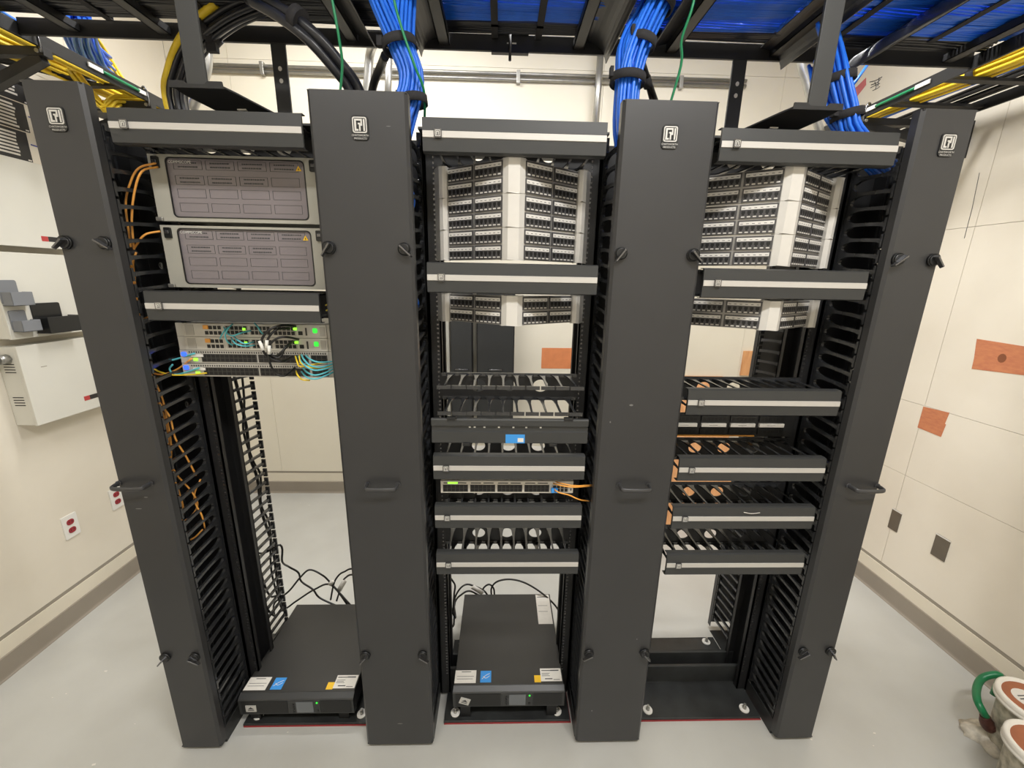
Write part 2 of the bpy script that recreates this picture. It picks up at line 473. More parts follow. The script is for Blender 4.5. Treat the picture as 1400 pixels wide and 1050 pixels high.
# ------------------------------------------------------------------ left wall: cabinets, sheets, outlets
def wall_cabinet(z0, z1, y0, y1, xf, label, sticker=None, vents=True):
    t = thing('electrical_cabinet', label, 'cabinet', (XL + .04, (y0 + y1) / 2, z0), 'off-white electrical cabinets on the left wall')
    obj('body', MB().box(XL, y0, z0, xf - .012, y1, z1), 'cab', t, .003)
    obj('cover', MB().box(xf - .012, y0 - .001, z0 - .002, xf, y1 + .001, z1 + .002), 'cab', t, .002)
    if vents:
        for zz in (z0 + .26 * (z1 - z0), z0 + .68 * (z1 - z0)):
            mb = MB()
            for k in range(4):
                mb.box(XL + .02, y0 - .0012, zz + k * .012, xf - .028, y0 + .001, zz + k * .012 + .004)
            obj('louver_vent', mb, 'vent', t)
    if sticker:
        sy, sz = sticker
        obj('maker_label', MB().box(xf, sy, sz, xf + .0008, sy + .028, sz + .022).box(xf, sy + .029, sz, xf + .0008, sy + .1, sz + .022, 1), ['redlabel', 'paper'], t, label='small red and black label')
    return t
XC = -2.07
c1 = wall_cabinet(1.842, 2.2, .58, 1.02, XC, 'upper off-white electrical cabinet on the left wall beneath the black sheets', (.82, 1.87))
c2 = wall_cabinet(1.455, 1.812, .602, 1.02, XC, 'middle off-white electrical cabinet on the left wall carrying the document pockets', (.86, 1.476))
c3 = wall_cabinet(1.066, 1.421, .607, 1.0, XC, 'lowest off-white electrical cabinet on the left wall with side louvres', (.83, 1.115))
obj('door_mark', MB().box(XC, .68, 1.318, XC + .0006, .705, 1.321), 'gap', c3)
t = thing('wall_pipe', 'short metal conduit elbow entering the lowest electrical cabinet', 'pipe', (XL + .045, .5, 1.37))
obj('conduit_pipe', MB().tube([(XL + .045, .3, 1.37), (XL + .045, .575, 1.37)], .016, 12), 'steel', t)
obj('fitting', MB().tube([(XL + .045, .57, 1.37), (XL + .045, .605, 1.37)], .021, 8), 'steel', t)

def pocket(y0, y1, z0, z1, m, label, back_frac=.42, depth=.045):
    t = thing('document_pocket', label, 'pocket', (XC + .02, (y0 + y1) / 2, z0), 'document pockets on the cabinet')
    h = z1 - z0
    obj('back_plate', MB().prism(rrect(y0, z0 + .15 * h, y0 + .8 * (y1 - y0), z1, .008), 'x', XC, XC + .006), m, t)
    zt = z0 + (1 - back_frac) * h
    mb = MB()
    mb.box(XC, y0 + .002, z0 + .01, XC + depth, y1, z0 + .014)
    mb.box(XC + depth - .003, y0 + .002, z0 + .01, XC + depth, y1, zt)
    mb.box(XC + .002, y0 + .002, z0 + .01, XC + depth, y0 + .005, zt)
    mb.box(XC + .002, y1 - .003, z0 + .01, XC + depth, y1, zt)
    obj('holder', mb, m, t, .0015)
pocket(.601, .685, 1.585, 1.70, 'pocketgrey', 'upper grey plastic document pocket on the middle cabinet')
pocket(.612, .688, 1.475, 1.575, 'pocketgrey', 'lower grey plastic document pocket on the middle cabinet')
pocket(.70, .85, 1.458, 1.60, 'plastic', 'black plastic document pocket on the middle cabinet beside the grey ones', depth=.06)

for k, (z0, z1, y0, y1, lab) in enumerate(((2.47, 2.60, .84, 1.0, 'topmost black sheet of white print on the left wall'),
                                 (2.35, 2.465, .81, .975, 'middle black sheet of white print on the left wall'),
                                 (2.222, 2.345, .76, .955, 'lowest black sheet of white print just above the upper electrical cabinet'))):
    mb = MB().box(XL, y0 - .3, z0, XL + .002, y1, z1)
    mb2 = MB()
    for r in range(7):
        w = .085 + .03 * random.random()
        zz = z1 - .016 - r * .0145
        mb2.box(XL + .002, y1 - .045 - w, zz - .004, XL + .0026, y1 - .05 + .01 * random.random(), zz + .004)
    mb2.box(XL + .002, y1 - .018, z0 + .004, XL + .0026, y1 - .004, z0 + .009)
    t = thing('printed_sheet', lab, 'sheet', (XL + .001, y1 - .1, z0), 'black printed sheets')
    obj('sheet', mb, 'paper', t)
    obj('print_lines', mb2, 'label', t)
for k, z in enumerate((2.30, 2.42, 2.53)):
    mb = MB().tube([(XL + .001, .965 + .02 * k, z), (XL + .001, 1.06, z - .004)], .0025, 5)
    solo('blue_pen_line', mb, 'cable_blue_pen', ['lowest', 'middle', 'topmost'][k] + ' short blue line on the left wall beside the black sheets', 'wall mark')

def outlet(y, z, label):
    t = thing('power_outlet', label, 'outlet', (XL + .003, y, z - .06), 'red receptacle outlets')
    obj('cover_plate', MB().prism(rrect(y - .036, z - .06, y + .036, z + .06, .004), 'x', XL, XL + .006), 'white', t, .0015)
    for dz in (.022, -.022):
        r = obj('receptacle', MB().prism(rrect(y - .017, z + dz - .014, y + .017, z + dz + .014, .012), 'x', XL + .005, XL + .0085), 'red', t)
        obj('slot', MB().box(XL + .008, y - .008, z + dz - .003, XL + .009, y - .006, z + dz + .006).box(XL + .008, y + .006, z + dz - .003, XL + .009, y + .008, z + dz + .006), 'blackdeep', r)
outlet(.70, .495, 'white wall outlet with two red receptacles, the one fully in view')
outlet(.955, .505, 'white wall outlet with two red receptacles, half hidden by the first upright')

# ================================================================== RACKS
RZ = 2.15
Y0, Y1 = .2, .313      # rack channel depth
bays = {'L': (-1.0286, -.4914), 'M': (-.2375, .3046), 'R': (.5586, 1.0914)}
rack_lab = {'L': 'left black two-post equipment rack holding the fibre enclosures',
            'M': 'middle black two-post equipment rack between the two wide uprights',
            'R': 'right black two-post equipment rack with the bare base showing'}
RAILW = .04
for key, (xa, xb) in bays.items():
    t = thing('equipment_rack', rack_lab[key], 'rack', ((xa + xb) / 2, .275, 0), 'two-post racks')
    for side in (0, 1):
        mb = MB()
        if side == 0:
            x0 = xa; mb.box(x0, Y0, .012, x0 + .005, Y1, RZ)
            mb.box(x0, Y0, .012, x0 + RAILW, Y0 + .005, RZ); mb.box(x0, Y1 - .005, .012, x0 + RAILW, Y1, RZ)
            mb.box(x0 + RAILW - .005, Y0, .012, x0 + RAILW, Y0 + .02, RZ); mb.box(x0 + RAILW - .005, Y1 - .02, .012, x0 + RAILW, Y1, RZ)
            xh = x0 + RAILW - .012; xw = x0 + .005
        else:
            x0 = xb; mb.box(x0 - .005, Y0, .012, x0, Y1, RZ)
            mb.box(x0 - RAILW, Y0, .012, x0, Y0 + .005, RZ); mb.box(x0 - RAILW, Y1 - .005, .012, x0, Y1, RZ)
            mb.box(x0 - RAILW, Y0, .012, x0 - RAILW + .005, Y0 + .02, RZ); mb.box(x0 - RAILW, Y1 - .02, .012, x0 - RAILW + .005, Y1, RZ)
            xh = x0 - RAILW + .012; xw = x0 - .005
        p = obj('post', mb, 'black', t)
        hb = MB()
        z = .12
        i = 0
        while z < 2.1:
            hb.box(xh - .003, Y0 - .0005, z - .003, xh + .003, Y0, z + .003)
            hb.box(xw - .0006, Y0 + .06, z - .003, xw + .0006, Y0 + .066, z + .003)
            z += (.0159, .0159, .0127)[i % 3]; i += 1
        obj('mounting_holes', hb, 'chrome', p)
    # base angles with floor flange and upright leg
    obj('base_angle', MB().prism([(.083, .004), (.247, .004), (.247, .104), (.235, .104), (.235, .018), (.083, .014)], 'x', xa + .028, xb - .008), 'rackbase', t, .002)
    obj('base_angle', MB().prism([(.467, .004), (.303, .004), (.303, .104), (.315, .104), (.315, .018), (.467, .014)], 'x', xa + .028, xb - .008), 'rackbase', t, .002)
    obj('isolation_pad', MB().box(xa + .028, .0805, 0, xb - .002, .25, .0042), 'crimson', t, label='red edged pad under the base')
    obj('isolation_pad', MB().box(xa + .028, .30, 0, xb - .002, .469, .0042), 'crimson', t, label='red edged pad under the base')
    obj('top_angle', MB().prism([(.12, RZ), (.21, RZ), (.21, RZ - .02), (.205, RZ - .02), (.205, RZ - .006), (.12, RZ - .006)], 'x', xa, xb), 'door', t, .001)
    obj('top_angle', MB().prism([(.40, RZ), (.308, RZ), (.308, RZ - .008), (.313, RZ - .008), (.313, RZ - .006), (.40, RZ - .006)], 'x', xa, xb), 'door', t, .001)
    for bx, by in ((xa + .07, .115), (xb - .055, .115), (xb - .055, .44), (xa + .07, .44)):
        w = obj('floor_washer', MB().cyl((bx, by, .014), (bx, by, .02), .019, 20), 'white', t, .001)
        obj('anchor_bolt', MB().cyl((bx, by, .02), (bx, by, .03), .008, 6).cyl((bx, by, .03), (bx, by, .042), .005, 8), 'steel', w)

# ================================================================== VERTICAL MANAGERS
def make_comb(name, parent, x, y_root, y_tip, z0=.10, z1=2.13):
    """one column of arched T-ended fingers"""
    mb = MB()
    d = 1 if y_tip > y_root else -1
    L = abs(y_tip - y_root)
    z = z0
    while z < z1:
        up, dn = [], []
        for k in range(15):
            u = (0, .1, .115, .14, .17, .2, .24, .28, .33, .4, .52, .64, .76, .88, 1)[k]
            q = min(1, max(0, (u - .10) / .30))
            w = .0048 + .0165 * (1 - math.sqrt(max(0, 1 - (1 - q) ** 2))) + .003 * max(0, (u - .85) / .15)
            arch = -.012 * u * u
            up.append((y_root + d * L * u, z + w + arch)); dn.append((y_root + d * L * u, z - w + arch))
        poly = up + dn[::-1]
        mb.prism(poly, 'x', x - .0045, x + .0045)
        zc = z - .012
        mb.box(x - .008, y_tip - .0035, zc - .0185, x + .008, y_tip + .0035, zc + .0185)
        z += .04445
    mb.box(x - .003, y_root - d * .02, z0 - .04, x + .003, y_root + d * .002, z1 + .01)
    return obj(name, mb, 'finger', parent, .0018, 1)

def cpi_badge(parent_obj, xc, zc, y, s=1.0):
    """rounded square maker badge with the interlocked letters and two small lines"""
    mb = MB()
    mb.prism(rrect(xc - .021 * s, zc - .030 * s, xc + .021 * s, zc + .026 * s, .008 * s), 'y', y - .003, y)
    ring = rrect(xc - .018 * s, zc - .014 * s, xc + .018 * s, zc + .022 * s, .005 * s)
    hole = rrect(xc - .0155 * s, zc - .0115 * s, xc + .0155 * s, zc + .0195 * s, .004 * s)
    mb.prism(ring, 'y', y - .0042, y - .003, [hole], 1)
    def st(x0, z0, x1, z1):
        mb.box(xc + x0 * s, y - .0044, zc + z0 * s, xc + x1 * s, y - .003, zc + z1 * s, 1)
    st(-.0130, -.0095, -.0085, .0175); st(-.0085, .0135, .0065, .0175); st(-.0085, -.0095, -.0035, -.0055)   # C
    st(-.0015, -.0095, .0022, .0085); st(-.0042, .005, -.0015, .0085); st(.0022, .002, .0065, .0055); st(.0030, .0055, .0065, .0135)    # P
    st(.0092, -.0095, .0130, .0175)                                                                     # I
    b = obj('maker_badge', mb, ['plastic', 'badge'], parent_obj, label='small silver square badge')
    for k, w in enumerate(('CHATSWORTH', 'PRODUCTS')):
        tm = text_mb(w, .0062 * s, xc, y - .0034, zc - .0215 * s - .0072 * s * k, 'xz', 'CENTER')
        obj('badge_lettering', tm, 'badge', b)

def latch(parent_obj, x, z, ang, y=0):
    mb = MB().cyl((x, y - .001, z), (x, y - .008, z), .0175, 22)
    mb.cyl((x, y - .008, z), (x, y - .011, z), .0165, 22, r2=.013)
    k = obj('latch_knob', mb, 'plastic', parent_obj)
    g = MB()
    ca, sa = math.cos(ang), math.sin(ang)
    def q(u, w, yy): return (x + ca * u - sa * w, yy, z + sa * u + ca * w)
    vs = [q(-.014, -.004, y - .010), q(.030, -.003, y - .010), q(.030, .003, y - .010), q(-.014, .004, y - .010),
          q(-.012, -.0025, y - .026), q(.026, -.002, y - .022), q(.026, .002, y - .022), q(-.012, .0025, y - .026)]
    g.add(vs, [(0, 3, 2, 1), (4, 5, 6, 7), (0, 1, 5, 4), (1, 2, 6, 5), (2, 3, 7, 6), (3, 0, 4, 7)])
    obj('grip_bar', g, 'chrome', k, .001)

man = {
 'A': (-1.1810, -1.0286, 'first upright from the left, narrow black vertical cable manager holding orange fibres'),
 'B': (-.4914, -.2375, 'second upright from the left, wide black vertical cable manager beside the fibre enclosures'),
 'C': (.3046, .5586, 'third upright from the left, wide black vertical cable manager right of the middle rack'),
 'D': (1.0914, 1.2460, 'rightmost upright, narrow black vertical cable manager nearest the right wall')}
ZT = 2.188
for key, (xa, xb, lab) in man.items():
    t = thing('vertical_cable_manager', lab, 'cable manager', ((xa + xb) / 2, .275, 0), 'uprights between the racks')
    # folded front cover
    g = .002
    def cover_poly(yf, yb):
        s = 1 if yb > yf else -1
        x0, x1 = xa + g, xb - g
        out = [(x0, yb), (x0, yf + s * .008), (x0 + .008, yf), (x1 - .008, yf), (x1, yf + s * .008), (x1, yb)]
        inn = [(x1 - .002, yb), (x1 - .002, yf + s * .009), (x1 - .009, yf + s * .002), (x0 + .009, yf + s * .002), (x0 + .002, yf + s * .009), (x0 + .002, yb)]
        return out + inn
    mb = MB().prism(cover_poly(0, .03), 'z', .018, ZT)
    mb.box(xa + .004, .001, ZT - .003, xb - .004, .03, ZT - .0005).box(xa + .004, .001, .019, xb - .004, .03, .022)
    fc = obj('front_cover', mb, 'cover', t)
    xc = (xa + xb) / 2
    dx = (xb - xa) / 2 - .026
    lx = {'A': -.001, 'B': .006, 'C': .006, 'D': .01}[key]
    cpi_badge(fc, xc + lx - (.0 if key in 'AD' else .003), 2.106, 0)
    angs = {'A': (-2.5, -.6, -2.3, -.7), 'B': (-2.2, -.75, -2.2, -.75), 'C': (-2.2, -.75, -2.5, -.9), 'D': (-2.4, -.8, -2.4, -1.0)}[key]
    for (sx, zz), a in zip(((-1, 1.813), (1, 1.813), (-1, .442), (1, .442)), angs):
        latch(fc, xc + sx * dx, zz, a)
    hx = xc + {'A': -.018, 'B': 0, 'C': 0, 'D': .016}[key]
    hb = MB().tube(catmull([(hx - .048, 0, 1.108), (hx - .046, -.022, 1.108), (hx - .036, -.033, 1.106), (hx + .036, -.033, 1.106), (hx + .046, -.022, 1.108), (hx + .048, 0, 1.108)], 4), .0075, 10, flat=.6)
    hb.cyl((hx - .048, -.001, 1.108), (hx - .048, -.004, 1.108), .009, 10).cyl((hx + .048, -.001, 1.108), (hx + .048, -.004, 1.108), .009, 10)
    obj('pull_handle', hb, 'handle', fc)
    for (sx_, sz_, w_, h_) in {'A': [(-1.13, 1.02, .02, .003), (-1.1, 1.06, .012, .003)], 'B': [(-.29, 2.11, .012, .0015), (-.36, .12, .02, .004)], 'C': [(.40, 1.375, .012, .006), (.34, 1.32, .004, .006), (.50, .50, .004, .004), (.36, .17, .006, .006)], 'D': []}[key]:
        obj('scuff_mark', MB().prism(ellipse(sx_, sz_, w_ / 2, h_ / 2, 8), 'y', -.0004, 0), 'scuff', fc)
    if key != 'A':
        mb = MB().prism(cover_poly(.55, .52), 'z', .03, ZT)
        obj('rear_cover', mb, 'cover', t)
    # spine: side channels and a centre panel with slots
    for s, x in ((1, xa), (-1, xb)):
        mb = MB()
        xi = x + s * .003
        mb.box(xi, .2, .01, xi + s * .004, .33, 2.16)
        mb.box(xi, .2, .01, xi + s * .018, .204, 2.16).box(xi, .326, .01, xi + s * .018, .33, 2.16)
        obj('spine_channel', mb, 'black', t)
    w = xb - xa
    holes = []
    for zc in (.36, .8, 1.28, 1.765):
        for fx in ((.3, .5, .7) if w < .2 else (.22, .42, .6, .8)):
            holes.append(ellipse(xa + w * fx, zc + (fx - .5) * .01, .0075, .011, 10))
    mb = MB().prism([(xa + .008, .03), (xb - .008, .03), (xb - .008, 2.16), (xa + .008, 2.16)], 'y', .273, .276, holes)
    obj('centre_panel', mb, 'black', t)
    obj('base_plate', MB().box(xa + .006, .03, .0, xb - .006, .52, .004).box(xa + .01, .19, .004, xb - .01, .33, .03).box(xa + .003, .03, .0, xa + .006, .2, .07).box(xb - .006, .03, 0, xb - .003, .2, .07), 'rackbase', t)
    for x, s in ((xa + .012, 1), (xb - .012, -1)):
        make_comb('finger_comb', t, x, .2, .04)
        make_comb('finger_comb', t, x, .33, .515)

# ================================================================== HORIZONTAL MANAGERS
HW = .4826
def finger_row(parent, x0, n, pitch, zc, h=.011, yb=-.006, yf=-.178, off=(0, 0, 0)):
    """row of flat flared fingers with T ends, all one moulding"""
    mb = MB()
    for k in range(n):
        x = x0 + k * pitch
        pts = [(x - .017, yb), (x - .0075, yb - .025), (x - .0035, yb - .07), (x - .0028, yf + .012), (x - .009, yf + .004), (x - .009, yf), (x + .009, yf), (x + .009, yf + .004),
               (x + .0028, yf + .012), (x + .0035, yb - .07), (x + .0075, yb - .025), (x + .017, yb)]
        mb.prism(pts, 'z', zc - .002, zc + .002)
        mb.box(x - .0205, yf - .005, zc - h / 2, x + .0205, yf, zc + h / 2)
    mb.box(x0 - .03, yb - .002, zc - .006, x0 + (n - 1) * pitch + .03, yb + .004, zc + .006)
    mb.v = [(v[0] + off[0], v[1] + off[1], v[2] + off[2]) for v in mb.v]
    return obj('finger_row', mb, 'finger', parent)

def hm_door(parent, zc, hd=.085, y=-.172):
    """two-tone snap-on cover: dark channel with a silver strip and a badge"""
    xw = .2425
    zt, zb = zc + hd / 2, zc - hd / 2
    prof = [(y + .02, zt), (y + .004, zt), (y - .004, zt - .003), (y - .006, zc + .010), (y - .006, zc - .010), (y - .004, zb + .003), (y + .004, zb), (y + .02, zb), (y + .02, zb + .002), (y + .006, zb + .002),
            (y + .002, zb + .006), (y + .001, zc), (y + .002, zt - .006), (y + .006, zt - .002), (y + .02, zt - .002)]
    d = obj('door', MB().prism(prof, 'x', -xw, xw), 'door', parent)
    obj('silver_strip', MB().prism([(y - .006, zc - .0085), (y - .0085, zc - .0075), (y - .0085, zc + .0075), (y - .006, zc + .0085)], 'x', -xw + .001, xw - .001), 'silver', d, label='thin silver strip')
    mb = MB().prism(rrect(-.2115, zc - .0095, -.1915, zc + .0115, .003), 'y', y - .0125, y - .008)
    mb.prism(rrect(-.2085, zc - .0065, -.1945, zc + .0085, .002), 'y', y - .0135, y - .0125, [rrect(-.207, zc - .005, -.196, zc + .007, .0015)], 1)
    mb.box(-.2055, y - .0135, zc - .0035, -.2035, y - .0125, zc + .0055, 1).box(-.2035, y - .0135, zc + .0035, -.1985, y - .0125, zc + .0055, 1).box(-.2005, y - .0135, zc - .0035, -.1985, y - .0125, zc + .0035, 1)
    obj('strip_badge', mb, ['chrome', 'badge'], d, .0006, label='small square badge clip')
    return d

def make_hm(open_door=False):
    t = thing('horizontal_cable_manager', 'x', 'cable manager', (0, 0, 0))
    H = .0889
    holes = [ellipse(cx, 0.004, .024, .02, 20) for cx in (-.108, 0, .108)]
    mb = MB().prism([(-HW / 2, -H / 2 + .001), (HW / 2, -H / 2 + .001), (HW / 2, H / 2 - .001), (-HW / 2, H / 2 - .001)], 'y', -.004, -.001, holes)
    obj('back_plate', mb, 'black', t)
    finger_row(t, -.2025, 10, .045, H / 2 - .009, yf=-.163)
    finger_row(t, -.2025, 10, .045, -H / 2 + .009, yf=-.163)
    if not open_door:
        hm_door(t, 0)
    return t
proto = make_hm()
hm_list = [
 ('M', 2.102, 'top silver-striped cable manager of the middle rack, just above the patch panels'),
 ('M', 1.740, 'silver-striped cable manager splitting the stacked patch panels of the middle rack'),
 ('M', 1.153, 'silver-striped cable manager right above the light grey switch of the middle rack'),
 ('M', .975, 'silver-striped cable manager right below the light grey switch of the middle rack'),
 ('M', .795, 'lowest silver-striped cable manager of the middle rack, over the power unit'),
 ('R', 2.098, 'top silver-striped cable manager of the right rack, just above the patch panels'),
 ('R', 1.738, 'silver-striped cable manager splitting the stacked patch panels of the right rack'),
 ('R', 1.378, 'silver-striped cable manager of the right rack just above the black flat patch panel'),
 ('R', 1.150, 'silver-striped cable manager of the right rack just below the black flat patch panel'),
 ('R', .972, 'second lowest silver-striped cable manager of the right rack with a curved pale scuff'),
 ('R', .790, 'lowest silver-striped cable manager of the right rack, over the empty floor space'),
 ('L', 2.102, 'top silver-striped cable manager of the left rack, above the fibre enclosures'),
 ('L', 1.648, 'silver-striped cable manager of the left rack between the fibre enclosures and the switches')]
hms = []
cx = {k: (a + b) / 2 for k, (a, b) in bays.items()}
for i, (b, z, lab) in enumerate(hm_list):
    o = proto if i == 0 else copy_tree(proto)
    o.location = (cx[b], Y0, z)
    tag(o, lab, 'cable manager', 'covered horizontal cable managers')
    hms.append(o)
# the curved pale scuff on one cover
dr = [c for c in hms[9].children if c.name.startswith('door')][0]
obj('scuff', MB().tube(catmull([(-.005 + cx['R'], Y0 - .1815, .9985), (.022 + cx['R'], Y0 - .182, .994), (.05 + cx['R'], Y0 - .1815, .997)], 5), .0012, 5), 'label', dr)
# manager standing open with its cover folded down
t = thing('horizontal_cable_manager', 'open cable manager of the middle rack with its cover hanging down and a blue sticker', 'cable manager', (cx['M'], Y0, 1.38))
H = .0889
X = cx['M']
def wx(mb, dz=1.38):
    mb.v = [(v[0] + X, v[1] + Y0, v[2] + dz) for v in mb.v]; return mb
obj('back_plate', wx(MB().prism([(-HW / 2, -H / 2), (HW / 2, -H / 2), (HW / 2, H / 2), (-HW / 2, H / 2)], 'y', -.004, -.001,
    [ellipse(-.108, .002, .026, .022, 20), ellipse(.108, .002, .026, .022, 20), ellipse(0, .002, .02, .02, 20)])), 'black', t)
# fingers, a little longer spaced rows at the top and bottom
for zc in (H / 2 - .004, -H / 2 + .002):
    finger_row(t, -.2025, 10, .045, zc, off=(X, Y0, 1.38))
zt = -.058
pr = [(-.176, zt), (-.186, zt), (-.188, zt - .004), (-.188, zt - .022), (-.181, zt - .025), (-.181, zt - .040), (-.186, zt - .043), (-.186, zt - .078), (-.18, zt - .082), (-.17, zt - .082), (-.17, zt - .076), (-.176, zt - .074), (-.176, zt - .004)]
d = obj('door', wx(MB().prism(pr, 'x', -.2425, .2425)), 'door', t)
for hx in (-.18, .18):
    obj('hinge_clip', wx(MB().box(hx - .014, -.192, zt - .004, hx + .014, -.176, zt + .006)), 'plastic', d, .002)
for hx in (-.135, .135):
    obj('hinge_clip', wx(MB().box(hx - .012, -.192, zt - .088, hx + .012, -.178, zt - .078)), 'plastic', d, .002)
for hx in (-.125, -.11, -.08, -.035, .01, .05, .095):
    obj('clip_stud', wx(MB().box(hx - .003, -.183, zt - .03, hx + .003, -.181, zt - .026)), 'white', d)
s = obj('sticker', wx(MB().box(-.014, -.1866, zt - .079, .046, -.186, zt - .050)), 'bluelabel', d, label='bright blue rectangular sticker')
obj('sticker_code', wx(MB().box(.024, -.187, zt - .075, .042, -.1866, zt - .062)), 'label', s)

# ================================================================== ANGLED PATCH PANELS
def make_pp():
    t = thing('angled_patch_panel', 'x', 'patch panel', (0, 0, 0))
    h = .0435
    YE, YC = -.02, -.135       # ends and nose, relative to the rails
    XE, XN = .2, .03
    # silver frame: top view chevron swept in z, thin, with nose block and two end caps
    fr = MB()
    for s in (1, -1):
        fr.prism([(s * XE, YE), (s * XN, YC), (s * XN, YC + .012), (s * XE, YE + .012)], 'z', -h, h)
    obj('face_frame', fr, 'ppframe', t)
    nose = MB().prism([(-.034, YC + .006), (-.031, YC - .004), (-.016, YC - .016), (.016, YC - .016), (.031, YC - .004), (.034, YC + .006), (.02, YC + .02), (-.02, YC + .02)], 'z', -h, h)
    obj('nose_cover', nose, 'ppsilver', t, .002)
    for s in (1, -1):
        pts = [(s * .194, YE + .004), (s * .199, YE - .018), (s * .21, YE - .026), (s * .222, YE - .02), (s * .231, YE + .0), (s * .2413, .0), (s * .2413, .004), (s * .2, .004)]
        obj('end_cap', MB().prism(pts, 'z', -h, h), 'ppsilver', t, .002)
    # modules: 2 per side per row, 2 rows
    ux, uy = (XN - XE), (YC - YE)
    L = math.hypot(ux, uy)
    for s in (1, -1):
        for row in (0, 1):
            for j in (0, 1):
                f0, f1 = ((.035, .475), (.535, .985))[j]
                zc = .0215 - row * .0435
                d = Vector((s * ux / L, uy / L, 0))
                nrm = Vector((s * -uy / L, ux / L, 0)) * 1.0
                if nrm.y > 0: nrm = -nrm
                a = Vector((s * XE, YE, 0)) + d * (L * f0)
                wlen = L * (f1 - f0)
                def bb(mb, u0, u1, z0, z1, d0, d1, mi=0):
                    p = [a + d * u0 + nrm * d0, a + d * u1 + nrm * d0, a + d * u1 + nrm * d1, a + d * u0 + nrm * d1]
                    vs = [(q.x, q.y, zc + z0) for q in p] + [(q.x, q.y, zc + z1) for q in p]
                    mb.add(vs, [(0, 3, 2, 1), (4, 5, 6, 7), (0, 1, 5, 4), (1, 2, 6, 5), (2, 3, 7, 6), (3, 0, 4, 7)], mi)
                    return mb
                mb = bb(MB(), -.003, wlen + .003, -.0188, .0188, 0, .004)
                n = 6
                pw = wlen / n
                for k in range(n):
                    u = (k + .5) * pw
                    bb(mb, u - .0049, u + .0049, -.0065, .0020, .004, .0046, 1)
                    bb(mb, u - .0028, u + .0028, -.0105, -.0065, .004, .0046, 1)
                    bb(mb, u - .0045, u + .0045, -.0165, -.0130, .004, .0052, 2)
                m = obj('port_module', mb, ['ppmod', 'blackdeep', 'ppsilver'], t)
                lb = bb(MB(), .001, wlen - .001, .0052, .0150, .004, .0052)
                for k in range(n):
                    u = (k + .5) * pw
                    bb(lb, u - .0035, u + .0035, .0085, .0100, .0052, .0054, 1)
                obj('label_strip', lb, ['ppstrip', 'ink'], m, label='pale printed label strip')
    return t
pp = make_pp()
pp_list = [('M', 2.0155, 'topmost angled 48-port patch panel of the middle rack'), ('M', 1.9265, 'second angled 48-port patch panel from the top of the middle rack'),
           ('M', 1.8375, 'third angled patch panel of the middle rack, just above its second striped cable manager'), ('M', 1.648, 'lowest angled patch panel of the middle rack, alone below a striped cable manager'),
           ('R', 2.0135, 'topmost angled 48-port patch panel of the right rack'), ('R', 1.9245, 'second angled 48-port patch panel from the top of the right rack'),
           ('R', 1.8355, 'third angled patch panel of the right rack, just above its second striped cable manager'), ('R', 1.646, 'lowest angled patch panel of the right rack, alone below a striped cable manager')]
for i, (b, z, lab) in enumerate(pp_list):
    o = pp if i == 0 else copy_tree(pp)
    o.location = (cx[b], Y0, z)
    tag(o, lab, 'patch panel', 'angled patch panels')

# flat black patch panel in the right rack
t = thing('flat_patch_panel', 'black flat patch panel with white label strips in the right rack', 'patch panel', (cx['R'], Y0, 1.2445))
X = cx['R']
obj('face_plate', MB().box(X - HW / 2, Y0 - .006, 1.2, X + HW / 2, Y0 - .001, 1.289), 'black', t, .001)
for j in range(4):
    x0 = X - .208 + j * .106
    for zz in (1.268, 1.222):
        mb = MB().box(x0, Y0 - .012, zz - .011, x0 + .094, Y0 - .006, zz + .011)
        for k in range(6):
            mb.box(x0 + .006 + k * .0145, Y0 - .0128, zz - .006, x0 + .016 + k * .0145, Y0 - .012, zz + .005, 1)
        obj('port_row', mb, ['plastic', 'blackdeep'], t)
    lb = obj('label_strip', MB().box(x0 + .002, Y0 - .014, 1.2385, x0 + .092, Y0 - .006, 1.2515).box(x0 + .03, Y0 - .0142, 1.2445, x0 + .06, Y0 - .014, 1.2455, 1), ['label', 'ink'], t, label='white label strip')
obj('lower_strip', MB().box(X - .2, Y0 - .012, 1.202, X + .1, Y0 - .006, 1.206), 'orange', t, label='thin orange line')

